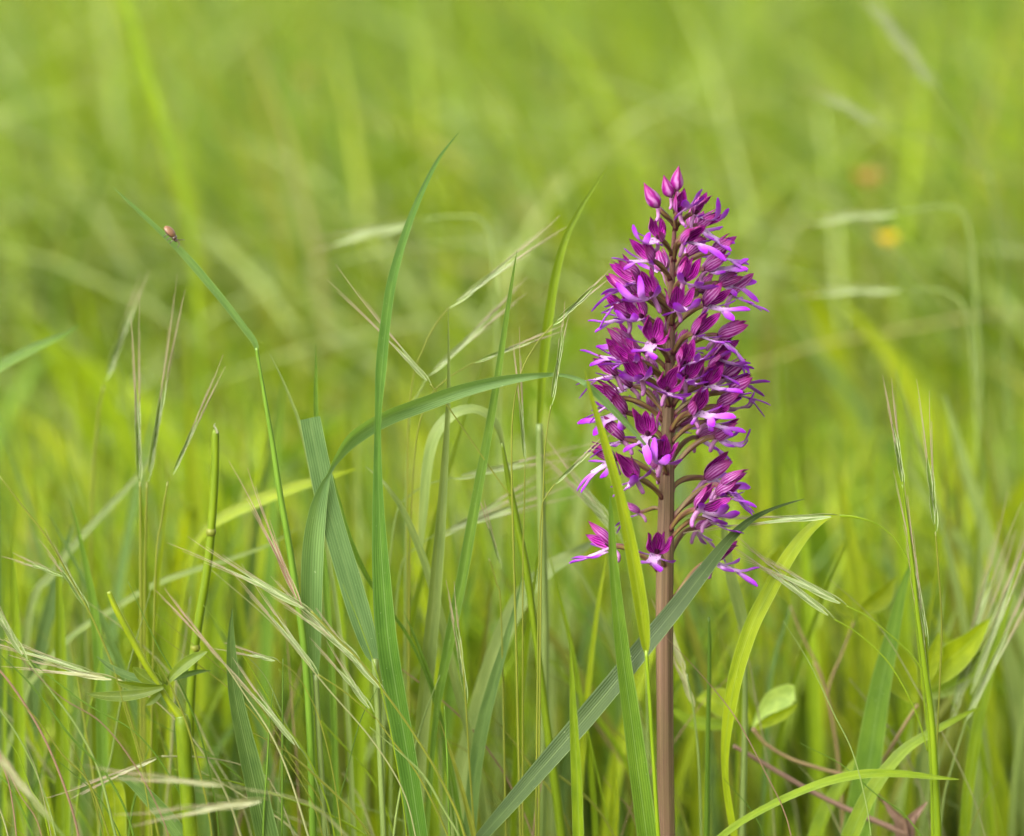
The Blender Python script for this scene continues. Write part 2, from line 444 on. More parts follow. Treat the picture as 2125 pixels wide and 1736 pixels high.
def meadow():
    # far sward, from half a metre behind the orchid to 14 m
    parts = []
    def band(n, y0, y1, hmin, hmax, wmin, wmax, weights, lean_m, half0, half1):
        y = y0 + (y1-y0)*rng.random(n)**0.9
        half = half0 + (half1-half0)*(y-y0)/(y1-y0)
        x = rng.uniform(-1, 1, n)*half
        h = rng.uniform(hmin, hmax, n)*(1+0.14*patch(x, y, 1.4, 2.0))
        az = rng.normal(2.7, 1.1, n)                     # the breeze lays it over to the left
        ln = np.abs(rng.normal(lean_m, 0.22, n))
        w = rng.uniform(wmin, wmax, n)
        b = np.stack([x, y, np.full(n, -0.01)], 1)
        parts.append(many_blades(b, az, ln, h, w, rng.uniform(0, 1.5, n), tints(x, y, weights), face=rng.normal(0, 0.9, n)))
    w = [5, 7, 4, 2.2, 2, 1.5, 0.25, 0.3]
    band(14000, 0.30, 1.2, 0.10, 0.27, 0.0025, 0.0055, w, 0.35, 0.45, 0.75)
    band(15000, 1.2, 3.2, 0.14, 0.36, 0.003, 0.007, w, 0.5, 0.7, 1.2)
    band(16000, 3.2, 7.0, 0.16, 0.40, 0.004, 0.009, w, 0.55, 1.2, 2.4)
    band(9000, 7.0, 16.0, 0.2, 0.42, 0.008, 0.016, w, 0.5, 2.4, 5.5)
    band(5200, 0.85, 2.8, 0.28, 0.56, 0.003, 0.008, [6, 8, 4, 2, 3, 0.8, 0.2, 0.4], 0.45, 0.55, 0.95)
    out = [np.concatenate(a) for a in zip(*[(p[0], p[2], p[3]) for p in parts])]
    off = np.cumsum([0]+[len(p[0]) for p in parts[:-1]])
    F = np.concatenate([p[1]+k for p, k in zip(parts, off)])
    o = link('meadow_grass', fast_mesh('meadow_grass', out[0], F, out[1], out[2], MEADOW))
    tag(o, 'blurred yellow-green meadow grass filling the far background', 'grass'); o['kind'] = 'stuff'
    # broad forb leaves mixed in the sward
    n = 1700
    y = 0.45 + 4.5*rng.random(n)**1.4; x = rng.uniform(-1, 1, n)*(0.5+0.22*y)
    b = np.stack([x, y, np.full(n, 0.02)], 1)
    prof = np.array([0.15, 0.75, 1.0, 0.9, 0.55, 0.04])
    V, F, U, tc = many_blades(b, rng.uniform(0, 6.28, n), rng.uniform(0.3, 1.0, n), rng.uniform(0.10, 0.30, n),
                              rng.uniform(0.010, 0.024, n), rng.uniform(0, 1, n), tints(x, y, [6, 6, 1.5, 1, 1, 1, 0, 0]), face=rng.normal(0, 0.8, n), profile=prof)
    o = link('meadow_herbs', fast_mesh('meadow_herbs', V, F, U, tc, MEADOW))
    tag(o, 'blurred broad green herb leaves scattered through the far meadow', 'herbs'); o['kind'] = 'stuff'
    # pale seed heads lying over in the wind
    n = 2000
    y = 0.7 + 7.3*rng.random(n)**1.4; x = rng.uniform(-1, 1, n)*(0.55+0.24*y)
    h = rng.uniform(0.22, 0.46, n)
    az = np.where(rng.random(n) < 0.72, rng.normal(3.0, 0.5, n), rng.normal(0.2, 0.7, n))
    b = np.stack([x, y, np.zeros(n)], 1)
    col = np.array([[0.23, 0.29, 0.075]])*rng.uniform(0.65, 1.25, (n, 1))*np.where(rng.random((n, 1)) < 0.06, np.array([[1.1, 0.8, 0.7]]), 1.0)
    prof = np.array([0.10, 0.10, 0.10, 0.10, 0.10, 0.12, 1.0, 0.8, 0.10, 0.9, 0.6, 0.05])
    V, F, U, tc = many_blades(b, az, rng.uniform(0.5, 1.25, n), h*1.15, rng.uniform(0.004, 0.0085, n), rng.uniform(0.3, 1.8, n), col, rows=12, face=rng.normal(0, 0.8, n), profile=prof)
    o = link('meadow_seed_heads', fast_mesh('meadow_seed_heads', V, F, U, tc, FARHUSK))
    tag(o, 'blurred pale grass seed heads bowing over the far meadow', 'seed heads'); o['kind'] = 'stuff'
    # low turf round the orchid's foot and towards the camera, below the line of sight
    n = 9000
    y = rng.uniform(-2.2, 0.45, n); x = rng.uniform(-0.75, 0.75, n)
    top = np.clip(0.085 + np.clip(-y, 0, 2)*0.10, 0, 0.22)
    h = top*rng.uniform(0.45, 1.0, n)
    b = np.stack([x, y, np.full(n, -0.01)], 1)
    k = 560                                           # a loose fringe of taller blades between lens and orchid
    y[:k] = rng.uniform(-0.95, -0.30, k); x[:k] = rng.uniform(-0.30, 0.30, k)
    low = CAM[2] - (y[:k]-CAM[1])*math.tan(PITCH+0.0965)
    h[:k] = low*rng.uniform(0.85, 1.16, k); b[:k, 0] = x[:k]; b[:k, 1] = y[:k]
    V, F, U, tc = many_blades(b, rng.uniform(0, 6.28, n), np.abs(rng.normal(0.3, 0.2, n)), h, rng.uniform(0.002, 0.005, n), rng.uniform(0, 1.2, n), tints(x, y, w))
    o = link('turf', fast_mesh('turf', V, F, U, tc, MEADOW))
    tag(o, 'low green turf and loose blades round the foot of the orchid', 'turf'); o['kind'] = 'stuff'
meadow()

# ------------------------------------------------------------------ hand-placed grasses
def to_world(rows, dy):
    """rows of (x, y, w[, extra depth]) in photo units -> points, widths in metres"""
    R = np.array([list(r)+[0.0]*(4-len(r)) for r in rows], float)
    R = smooth_path(R, 7)
    P, W = [], []
    for x, y, w, e in R:
        p, s = pix(x, y, dy+e)
        P.append(p); W.append(max(w, 0.6)*s)
    return np.array(P), np.array(W)
def to_ground(P, W, spread=0.35, keep=1.0):
    """carry a path on from its last point down into the soil"""
    z = P[-1][2]
    if z < 0.01: return P, W
    T = unit((P[-1]-P[-4])[None])[0]
    n = 6
    dirx = np.clip(T[0]/max(-T[2], 0.25), -0.7, 0.7)*z*spread
    t = np.linspace(0, 1, n+1)[1:]
    E = np.stack([P[-1][0]+dirx*(t-0.5*t*t)*1.6, np.full(n, P[-1][1]) + 0.01*t, z*(1-t)-0.006*t], 1)
    return np.vstack([P, E]), np.concatenate([W, W[-1]*(1-(1-keep)*t)])
def blade_mesh(P, W, twist=0.0, keel=0.22, m=5):
    T = tangents(P)
    view = unit(P-CAM)
    sd = unit(np.cross(T, view)); nv = np.cross(T, sd)
    a = twist if np.ndim(twist) else np.full(len(P), twist)
    side = sd*np.cos(a)[:, None] + nv*np.sin(a)[:, None]
    mb = MB(); k = max(2.0, np.sum(np.linalg.norm(np.diff(P, axis=0), axis=1))/0.06)
    ribbon(mb, P, W/np.maximum(np.cos(a), 0.4), side, keel, m, 0, (0, k))
    return mb
def thin(k, rows): return [(r[0], r[1], r[2]*k) + tuple(r[3:]) for r in rows]
def blade(label, rows, dy=0.0, tone='green', twist=0.3, keel=0.2, ground=True, mul=1.0, name='grass_shoot', parent=None, keep=0.7):
    P, W = to_world(rows, dy)
    if ground: P, W = to_ground(P, W, keep=keep)
    me = blade_mesh(P, W, twist, keel).mesh(name, [GRASS])
    c = tuple(v*mul for v in TONE[tone])
    o = link(name, me, parent, c)
    if parent is None: tag(o, label, 'grass blade')
    return o
def stalk_mesh(rows, dy, ground, seg=7, keep=1.0):
    P, W = to_world(rows, dy)
    if ground: P, W = to_ground(P, W, keep=keep)
    mb = MB(); tube(mb, P, W*0.5, seg, vr=(0, len(P)/6))
    return mb
def thing(name, label, cat, loc=(0, 0, 0), group=None):
    o = bpy.data.objects.new(name, None); COL.objects.link(o); o.location = loc
    o.empty_display_size = 0.01
    return tag(o, label, cat, group)
def stalk(label, rows, dy=0.0, tone='green', ground=True, mul=1.0, name='grass_stalk', parent=None, seg=7):
    c = tuple(v*mul for v in TONE[tone])
    o = link(name, stalk_mesh(rows, dy, ground, seg).mesh(name, [STRAW]), parent, c)
    if parent is None: tag(o, label, 'grass stalk')
    return o
def stalk_with_leaf(label, stem_rows, leaf_rows, dy=0.0, tone='green', leaf_tone=None, twist=0.3, keel=0.2, mul=1.0):
    t = thing('grass_stalk', label, 'grass stalk')
    stalk(None, stem_rows, dy, tone, True, mul, 'stem', t)
    ls = leaf_rows if isinstance(leaf_rows[0], list) else [leaf_rows]
    for lr in ls:
        blade(None, lr, dy, leaf_tone or tone, twist, keel, False, mul, 'leaf', t)
    return t

def spikelet_mesh(length, width, awn, n=7, seed=0, spread=1.0):
    """a brome spikelet along +Z from 0: overlapping keeled husks, each drawn out into a bristle"""
    r = random.Random(seed); mb = MB()
    for i in range(n):
        z0 = length*0.52*i/(n-1); sgn = 1 if i % 2 else -1
        ll = length*(0.50 if i else 0.42)
        t = np.linspace(0, 1, 6)
        off = sgn*width*0.5*(0.25+0.75*np.sin(t*math.pi*0.62))*spread
        P = np.stack([off, 0.12*width*np.full(6, sgn*0.6) + r.uniform(-.1, .1)*width*t, z0+ll*t], 1)
        W = width*np.array([0.25, 0.62, 0.72, 0.58, 0.34, 0.08])*r.uniform(0.85, 1.1)
        ribbon(mb, P, W, np.tile([[0.45*sgn, 1.0, 0]], (6, 1)) if i % 3 == 0 else np.tile([[1.0, 0.35*sgn, 0]], (6, 1)), 0.28, 3, 0, (0, 1))
        if awn > 0:
            al = awn*r.uniform(0.75, 1.1); ta = np.linspace(0, 1, 4)
            ex = off[-1] + (sgn*width*0.35*spread*ta + sgn*al*0.05*ta**2*spread)
            Q = np.stack([ex, P[-1][1]+r.uniform(-.06, .06)*al*ta, P[-1][2]-ll*0.04+al*ta], 1)
            tube(mb, Q, np.array([0.00020, 0.00016, 0.00012, 0.00006]), 3, 0, False, vr=(1.05, 1.3))
    return mb
SPK = {}
def add_spikelet(parent, base, tip, w, dy, tone='husk', awn=0.7, e=(0, 0), mul=1.0, spread=1.0):
    a, s = pix(base[0], base[1], dy+e[0]); b, _ = pix(tip[0], tip[1], dy+e[1])
    ln = np.linalg.norm(b-a); z = (b-a)/ln
    me = spikelet_mesh(ln, w*s*0.72, ln*awn, random.choice((6, 7, 8)), random.randrange(999), spread).mesh('spikelet', [HUSK])
    x = unit(np.cross(z, unit((a-CAM)[None])[0])[None])[0]; y = np.cross(z, x)
    M = Matrix([[x[0], y[0], z[0], a[0]], [x[1], y[1], z[1], a[1]], [x[2], y[2], z[2], a[2]], [0, 0, 0, 1]])
    return link('spikelet', me, parent, tuple(v*mul for v in TONE[tone]), M)
def brome(label, stalk_rows, spikelets, dy=0.0, tone='olive', htone='husk', ground=False, awn=0.7, branches=(), mul=1.0, leaves=(), spread=1.0):
    t = thing('brome_plant', label, 'seed head')
    stalk(None, stalk_rows, dy, tone, ground, mul, 'stem', t, 6)
    for b in branches: stalk(None, b, dy, tone, False, mul, 'branch', t, 5)
    for sp in spikelets:
        add_spikelet(t, sp[0], sp[1], sp[2], dy, sp[3] if len(sp) > 3 else htone, awn, mul=mul, spread=spread)
    for lr in leaves: blade(None, lr, dy, tone, 0.3, 0.2, False, mul, 'leaf', t)
    return t

# --- the sharp blades round the orchid
blade('tall green grass blade arching up to the highest tip left of the orchid',
      [(952, 275, 1), (905, 340, 8), (855, 450, 14), (818, 570, 19), (803, 660, 21), (793, 760, 23), (786, 860, 14), (785, 960, 17), (788, 1080, 27), (795, 1200, 38), (806, 1330, 44), (825, 1450, 44), (848, 1580, 42), (872, 1736, 38)],
      -0.012, 'deep', 0.35, 0.24, mul=1.15)
t = thing('grass_stalk', 'grass stalk with a twisted blue-green leaf arching over to the orchid spike', 'grass stalk')
stalk(None, [(655, 1400, 12), (660, 1500, 12), (668, 1620, 12), (674, 1736, 12)], -0.002, 'pale', True, 1.0, 'stem', t)
lf_rows = [(655, 1402, 12), (648, 1340, 34), (645, 1240, 44), (648, 1140, 45), (658, 1060, 36), (672, 1010, 20), (684, 982, 8), (700, 948, 16), (735, 905, 30), (800, 866, 31), (880, 836, 31), (960, 809, 28), (1040, 790, 22), (1110, 780, 13), (1160, 778, 7), (1205, 790, 10), (1245, 822, 16), (1290, 868, 13), (1330, 912, 7), (1355, 945, 1)]
P, W = to_world([r + (0.0 if r[0] < 1200 else -0.025,) for r in lf_rows], 0.0)
tw = np.interp(np.linspace(0, 1, len(P)), [0, 0.28, 0.36, 0.6, 1], [0.15, 0.3, 0.9, 0.45, 0.4])
link('leaf', blade_mesh(P, W, tw, 0.16, 7).mesh('leaf', [GRASS]), t, (0.145, 0.25, 0.075))
t = thing('grass_stalk', 'grass stalk with a broad ribbed leaf cut square across its top', 'grass stalk')
stalk(None, [(777, 1368, 13), (784, 1480, 12), (790, 1600, 12), (796, 1736, 12)], 0.0, 'pale', True, 1.0, 'stem', t)
P, W = to_world([(777, 1372, 16), (768, 1345, 34), (748, 1280, 46), (724, 1200, 48), (700, 1120, 46), (678, 1040, 46), (661, 960, 45), (650, 905, 44), (643, 868, 43)], 0.002)
link('leaf', blade_mesh(P, W, 0.15, 0.05, 9).mesh('leaf', [GRASS]), t, (0.125, 0.215, 0.075))
blade('narrow green blade rising with a sharp tip behind the long arching leaf',
      thin(0.76, [(1073, 520, 1), (1062, 590, 9), (1047, 690, 15), (1026, 830, 21), (1005, 950, 25), (985, 1060, 28), (962, 1190, 30), (938, 1310, 29), (918, 1410, 24), (905, 1490, 16), (895, 1600, 14), (885, 1736, 14)]), 0.012, 'green', 0.3, 0.22, mul=0.92)
blade('pale green upright blade with a hair-thin tip crossed by the arching leaf',
      [(930, 640, 1), (931, 760, 6), (929, 850, 10), (922, 960, 15), (912, 1100, 22), (900, 1240, 27), (885, 1400, 30), (872, 1540, 28), (862, 1736, 24)], 0.024, 'pale', -0.3, 0.22, mul=0.85)
blade('broad grey-green blade slanting up across the orchid stem to a thin bent tip',
      thin(0.82, [(1670, 1036, 1, 0.01), (1640, 1044, 5, 0.005), (1600, 1058, 9, 0), (1555, 1082, 17, -0.006), (1510, 1125, 26, -0.012), (1455, 1195, 37, -0.02), (1395, 1272, 45, -0.026), (1335, 1345, 49, -0.028), (1270, 1425, 52, -0.028), (1200, 1508, 52, -0.026), (1120, 1600, 46, -0.024), (1050, 1680, 38, -0.022), (1000, 1736, 30, -0.02)]),
      0.0, 'blue', 0.25, 0.12, mul=0.48)
t = stalk_with_leaf('grass stalk with a bright yellow-green blade standing in front of the lower flowers',
      [(1341, 1350, 8), (1348, 1450, 8), (1356, 1580, 8), (1366, 1736, 9)],
      [(1341, 1356, 8), (1338, 1330, 20), (1331, 1270, 28), (1318, 1190, 29), (1301, 1100, 26), (1283, 1020, 21), (1262, 945, 19), (1243, 880, 14), (1226, 820, 8), (1213, 768, 1)], -0.040, 'bright', 'lime', 0.2, 0.22, 1.0)
blade('blue-green blade with a blunt tip standing just in front of the orchid stem',
      thin(0.8, [(1266, 1030, 2), (1268, 1080, 14), (1272, 1160, 22), (1281, 1260, 31), (1293, 1370, 39), (1308, 1480, 45), (1324, 1600, 50), (1342, 1736, 54)]), -0.034, 'green', -0.25, 0.14, mul=1.15)
blade('yellow-green blade bent over at the top under a lying seed head, right of the orchid',
      thin(0.88, [(1738, 1068, 2), (1708, 1078, 16), (1672, 1108, 26), (1635, 1158, 33), (1596, 1228, 36), (1560, 1300, 37), (1533, 1380, 36), (1516, 1460, 31), (1506, 1540, 22), (1505, 1610, 16), (1514, 1680, 17), (1524, 1736, 17)]), 0.004, 'lime', 0.1, 0.12, mul=1.2)
blade('curved pale blade leaning right beside the tall green blade',
      [(758, 968, 1, 0.01), (795, 1000, 7), (838, 1062, 12), (872, 1140, 15), (900, 1225, 17), (925, 1320, 18), (950, 1430, 18), (985, 1570, 16), (1010, 1736, 14)], 0.03, 'pale', 0.3, 0.2, mul=0.9)
blade('thin dark blade along the right edge of the square-cut leaf',
      [(690, 985, 3), (705, 1045, 9), (728, 1120, 12), (765, 1200, 10), (810, 1265, 7), (850, 1325, 7), (885, 1400, 6), (915, 1500, 6)], 0.02, 'green', 0.5, 0.3)
blade('short stiff dark blade tip above the square-cut leaf',
      [(655, 715, 1), (656, 770, 6), (656, 830, 9), (658, 900, 10), (668, 1100, 12), (690, 1400, 13), (700, 1736, 13)], 0.03, 'green', 0.3, 0.25)
blade('thin pale blade tip leaning to the square-cut leaf',
      [(560, 735, 1), (585, 785, 4), (606, 835, 6), (622, 880, 7), (650, 1000, 8), (690, 1200, 9), (720, 1450, 10), (735, 1736, 10)], 0.022, 'pale', 0.3, 0.25)
blade('upright bright blade with a needle tip beside the slanting grey-green blade',
      [(1183, 1325, 1), (1187, 1400, 9), (1192, 1500, 17), (1197, 1600, 22), (1202, 1736, 24)], -0.045, 'bright', 0.3, 0.25, mul=0.85)
blade('short bright blade tip low between the orchid stem and the slanting blade',
      [(1278, 1560, 1), (1278, 1610, 12), (1276, 1670, 20), (1272, 1736, 22)], 0.05, 'lime', 0.2, 0.2)
stalk_with_leaf('grass stalk with a pale swollen joint and a bright leaf rising to a point',
      [(1119, 880, 14), (1122, 1000, 17), (1126, 1150, 17), (1130, 1300, 18), (1130, 1450, 18), (1126, 1600, 18), (1122, 1736, 18)],
      [(1118, 884, 8), (1121, 840, 14), (1126, 760, 19), (1136, 670, 20), (1152, 570, 18), (1175, 490, 14), (1212, 420, 9), (1245, 370, 5), (1266, 338, 1)], 0.055, 'pale', 'bright', 0.3, 0.2, 0.95)
nd = thing('grass_stalk', 'slim green stalk leaning left under the looped pale leaf', 'grass stalk')
stalk(None, [(1042, 920, 6), (1054, 990, 12), (1072, 1080, 15), (1092, 1180, 16), (1107, 1290, 15), (1122, 1400, 15), (1138, 1530, 18), (1155, 1650, 20), (1165, 1736, 20)], 0.02, 'bright', True, 0.75, 'stem', nd)
blade(None, [(1044, 930, 8), (1034, 890, 14), (1012, 862, 17), (980, 850, 18), (940, 862, 22), (905, 902, 24), (888, 970, 22), (880, 1060, 18), (872, 1150, 8)], 0.05, 'pale', 0.5, 0.15, False, 1.0, 'leaf', nd)
blade('big pale grey-green blade bending over behind the left flowers, softly out of focus',
      thin(0.85, [(1240, 1120, 6, 0.02), (1195, 1148, 26), (1140, 1182, 38), (1085, 1240, 44), (1045, 1320, 46), (1015, 1410, 50), (985, 1520, 54), (955, 1640, 52), (935, 1736, 48)]), 0.075, 'pale', 0.35, 0.15, mul=0.9)
blade('narrow grey-green blade running up to the fork of the big pale blade',
      [(1084, 1195, 1), (1070, 1260, 8), (1048, 1340, 16), (1022, 1430, 24), (1000, 1520, 28), (985, 1620, 28), (975, 1736, 28)], 0.02, 'blue', 0.3, 0.2, mul=0.85)
blade('slim dark blade low in the middle leaning left',
      [(838, 1270, 1), (860, 1320, 5), (885, 1385, 8), (905, 1450, 9), (925, 1540, 10), (945, 1640, 11), (960, 1736, 12)], 0.02, 'green', 0.3, 0.2)
blade('pink-tipped thin blade between the broad blades low in the middle',
      [(912, 1494, 1), (935, 1560, 6), (960, 1640, 9), (985, 1736, 12)], -0.01, 'olive', 0.3, 0.25)
blade('broad bluish blade low on the left with a long pointed tip',
      [(482, 1262, 1), (479, 1310, 12), (480, 1370, 22), (487, 1440, 29), (503, 1520, 36), (524, 1610, 43), (552, 1736, 48)], -0.03, 'blue', -0.3, 0.16, mul=0.8)
blade('bright yellow-green leaf lying across behind the beetle stalk',
      [(745, 972, 1), (700, 985, 10), (650, 1001, 18), (590, 1020, 23), (530, 1043, 26), (480, 1066, 24), (448, 1085, 18), (420, 1110, 14), (395, 1160, 12), (370, 1300, 12), (350, 1500, 12), (345, 1736, 12)], 0.10, 'lime', 0.3, 0.2)
blade('bright green blade slanting in from the left edge, out of focus',
      [(168, 672, 1), (140, 692, 9), (105, 708, 15), (60, 728, 20), (10, 755, 22), (-40, 790, 22), (-80, 880, 20), (-110, 1100, 20)], 0.11, 'green', 0.3, 0.2)
blade('upright yellowish blade with a dark edge in the left clump',
      [(300, 1050, 2), (300, 1180, 10), (301, 1260, 20), (303, 1400, 30), (303, 1560, 32), (300, 1736, 32)], 0.07, 'lime', 0.2, 0.2, mul=0.8)
blade('slender green blade with a dry tip leaning left in the left clump',
      [(143, 1035, 1), (160, 1090, 6), (178, 1170, 12), (195, 1260, 18), (205, 1360, 22), (212, 1480, 24), (216, 1736, 24)], 0.05, 'green', 0.3, 0.2)
blade('dim blue-green blade behind the left seed heads',
      [(150, 1090, 4), (132, 1160, 16), (110, 1240, 24), (90, 1330, 28), (70, 1450, 30), (55, 1736, 30)], 0.13, 'blue', 0.3, 0.2, mul=0.7)
blade('broad blunt lime leaf standing at the bottom left',
      [(232, 1625, 30), (236, 1640, 44), (238, 1680, 48), (238, 1736, 50)], 0.03, 'lime', 0.1, 0.1, mul=0.9)
blade('blue-green blade arching low beside the blunt lime leaf',
      [(245, 1612, 6), (275, 1622, 22), (315, 1660, 30), (355, 1705, 32), (395, 1760, 30)], -0.02, 'blue', 0.4, 0.15)
blade('pale slanting blade across the left clump, out of focus',
      [(345, 985, 1), (320, 935, 6), (290, 985, 10), (230, 1050, 14), (165, 1120, 16), (110, 1190, 16), (60, 1290, 16), (30, 1736, 16)][1:], 0.12, 'pale', 0.3, 0.2, mul=0.8)
blade('pale stem-like blade crossing low on the left',
      [(620, 1095, 1), (560, 1130, 5), (480, 1160, 9), (400, 1185, 11), (320, 1215, 12), (240, 1262, 12), (150, 1320, 12), (60, 1420, 12)], 0.09, 'pale', 0.3, 0.2)
blade('wide smooth green blade rising among the sprawling brown stems',
      [(1892, 1165, 4), (1872, 1230, 18), (1850, 1330, 32), (1828, 1430, 44), (1812, 1530, 52), (1795, 1640, 58), (1778, 1736, 60)], 0.055, 'green', 0.3, 0.15, mul=1.1)
blade('curved lime blade arching right low beside the wide green blade',
      [(2032, 1468, 2), (1990, 1490, 11), (1935, 1520, 17), (1880, 1555, 22), (1835, 1605, 27), (1800, 1660, 32), (1765, 1736, 36)], 0.015, 'bright', 0.3, 0.15, mul=0.85)
blade('thin lime blade lying almost flat across the lower right corner',
      [(1990, 1618, 2), (1940, 1614, 9), (1870, 1607, 15), (1800, 1607, 18), (1735, 1618, 18), (1670, 1640, 16), (1600, 1672, 15), (1530, 1712, 14), (1470, 1760, 14)], -0.012, 'bright', 0.4, 0.15)
blade('upright lime blade behind the sharp seed stalks at the right, out of focus',
      [(1742, 980, 4), (1752, 1040, 20), (1772, 1140, 30), (1795, 1260, 34), (1812, 1400, 36), (1825, 1736, 36)], 0.20, 'lime', 0.2, 0.2, mul=0.8)
blade('soft broad blade slanting through the right background to the corner',
      [(1960, 820, 6), (1990, 920, 18), (2030, 1050, 26), (2075, 1180, 30), (2120, 1300, 32), (2170, 1450, 32)], 0.22, 'pale', 0.3, 0.2)
blade('soft pale blade bowing left in the upper right background',
      [(1870, 935, 3), (1905, 1000, 12), (1950, 1075, 18), (1998, 1130, 20), (2050, 1230, 22), (2120, 1420, 24)], 0.26, 'pale', 0.3, 0.2)
blade('blue-green narrow blade leaning right behind the forked seed heads',
      [(1642, 1255, 4), (1636, 1275, 6), (1600, 1400, 10), (1590, 1560, 12), (1585, 1736, 12)], 0.12, 'blue', 0.3, 0.2)
blade('green-blue folded blade right of the orchid below the lying seed head',
      [(1500, 1060, 3), (1506, 1120, 16), (1520, 1200, 23), (1538, 1270, 24), (1546, 1320, 16), (1548, 1380, 8), (1546, 1500, 9), (1542, 1736, 11)], 0.045, 'pale', 0.35, 0.2, mul=0.9)
stalk('slim upright green stalk right of the orchid stem with a brown tip',
      [(1471, 1282, 5), (1472, 1350, 8), (1470, 1480, 10), (1468, 1600, 11), (1466, 1736, 12)], 0.02, 'green')
stalk('pale round stalk standing under the bent yellow-green blade',
      [(1546, 1345, 8), (1546, 1450, 11), (1545, 1560, 13), (1540, 1736, 14)], 0.035, 'pale')
t = stalk_with_leaf('bent grass stalk whose straight blue-green leaf carries a small brown beetle',
      [(532, 722, 8), (540, 770, 7), (552, 840, 9), (567, 930, 11), (582, 1030, 13), (598, 1120, 14), (612, 1210, 15), (626, 1300, 16), (638, 1420, 16), (645, 1560, 16), (650, 1736, 16)],
      [(533, 726, 9), (526, 708, 13), (505, 680, 14), (470, 634, 15), (432, 588, 16), (398, 548, 16), (365, 512, 14), (335, 483, 11), (300, 450, 9), (265, 418, 6), (235, 389, 1)], -0.004, 'green', 'blue', 0.2, 0.2, 1.25)
BEETLE_LEAF_DY = -0.004
blade('far green blade slanting down the upper left background, strongly out of focus',
      [(252, -30, 22), (270, 40, 24), (296, 130, 24), (325, 220, 22), (350, 300, 18), (380, 400, 14), (400, 520, 12), (415, 700, 12)], 0.55, 'bright', 0.2, 0.2, mul=1.15)

# cut stems and the palmate leaf on the left
stalk('yellow-green stalk broken off square at the top on the left',
      thin(0.8, [(448, 893, 14), (447, 905, 20), (446, 980, 21), (440, 1080, 22), (430, 1180, 23), (412, 1290, 24), (400, 1380, 24), (394, 1500, 24), (392, 1736, 24)]), 0.015, 'bright', mul=0.8)
bs = bpy.data.objects[[o.name for o in bpy.data.objects if o.get('label', '').startswith('yellow-green stalk broken')][0]]
link('torn_end', blade_mesh(*to_world([(450, 900, 5), (448, 891, 4), (444, 884, 3), (447, 878, 1)], 0.013), 0.3, 0.3, 3).mesh('torn_end', [GRASS]), bs, (0.5, 0.5, 0.38))
for jx, jy in ((438, 1105), (405, 1345)):
    mbj = MB(); pj, sj = pix(jx, jy, 0.015); dj = unit(np.array([[0.10, 0, 1.0]]))[0]
    tube(mbj, np.array([pj-dj*8*sj, pj-dj*3*sj, pj+dj*2*sj, pj+dj*8*sj]), np.array([8.6, 10.6, 10.8, 8.8])*sj, 9)
    link('joint', mbj.mesh('joint', [STRAW]), bs, TONE['olive'])
pl = thing('leafy_plant', 'plant with a jagged palmate leaf and a yellow broken side stem at its joint', 'plant')
stalk(None, [(376, 1485, 26), (380, 1510, 34), (384, 1580, 32), (390, 1660, 33), (396, 1736, 34)], -0.02, 'bright', True, 0.7, 'stem', pl, 10)
stalk(None, [(226, 1228, 11), (240, 1262, 14), (268, 1315, 15), (298, 1372, 15), (325, 1415, 13), (350, 1455, 14), (376, 1490, 22)], -0.02, 'lime', False, 0.85, 'side_stem', pl, 8)
def leaflet(parent, rows, dy, tone, mul=1.0, keel=0.12, twist=0.3, name='leaf'):
    P, W = to_world(rows, dy)
    return link(name, blade_mesh(P, W, twist, keel, 7).mesh(name, [HERB]), parent, tuple(v*mul for v in TONE[tone]))
for k, (x0, y0, x1, y1, w) in enumerate(((339, 1428, 179, 1440, 22), (339, 1425, 240, 1414, 20), (336, 1424, 276, 1385, 27), (337, 1422, 311, 1391, 23), (341, 1420, 326, 1376, 26), (344, 1421, 431, 1352, 24), (336, 1430, 302, 1464, 16))):
    bx, by = (y1-y0)*0.07, -(x1-x0)*0.07
    prof = ((0, 0.3), (0.25, 0.8), (0.5, 1.0), (0.72, 0.85), (0.9, 0.45), (1, 0.05))
    leaflet(pl, [(x0+(x1-x0)*t+bx*4*t*(1-t), y0+(y1-y0)*t+by*4*t*(1-t), w*f) for t, f in prof], -0.024+0.0015*k, 'bright', 0.5+0.03*k, 0.14, 0.25*(-1)**k)
for rows in ([(334, 1414, 4), (300, 1412, 14), (258, 1400, 15), (225, 1382, 10), (200, 1362, 1)],
             [(338, 1416, 4), (380, 1402, 12), (412, 1394, 9), (438, 1392, 1)]):
    leaflet(pl, rows, -0.012, 'blue', 0.8)

# sprawling stems and leaves lower right
br = thing('leafy_plant', 'sprawling plant with brown stems and pale-backed leaves at the lower right', 'plant')
def twig(parent, rows, dy, mat, name='stem', ground=False, seg=8):
    P, W = to_world(rows, dy)
    if ground: P, W = to_ground(P, W)
    mb = MB(); tube(mb, P, W*0.5, seg)
    return link(name, mb.mesh(name, [mat]), parent)
twig(br, [(1522, 1548, 8), (1560, 1570, 10), (1620, 1606, 11), (1690, 1646, 11), (1760, 1680, 12), (1830, 1710, 13), (1890, 1736, 15)], 0.05, TWIG, ground=True)
twig(br, [(1562, 1512, 10), (1590, 1545, 8), (1640, 1575, 8), (1700, 1595, 8), (1770, 1616, 8), (1830, 1660, 9), (1885, 1730, 11)], 0.06, TWIG_G)
twig(br, [(1905, 1462, 6), (1880, 1500, 7), (1850, 1550, 8), (1815, 1610, 9), (1790, 1680, 10), (1775, 1736, 10)], 0.06, TWIG_G, ground=True)
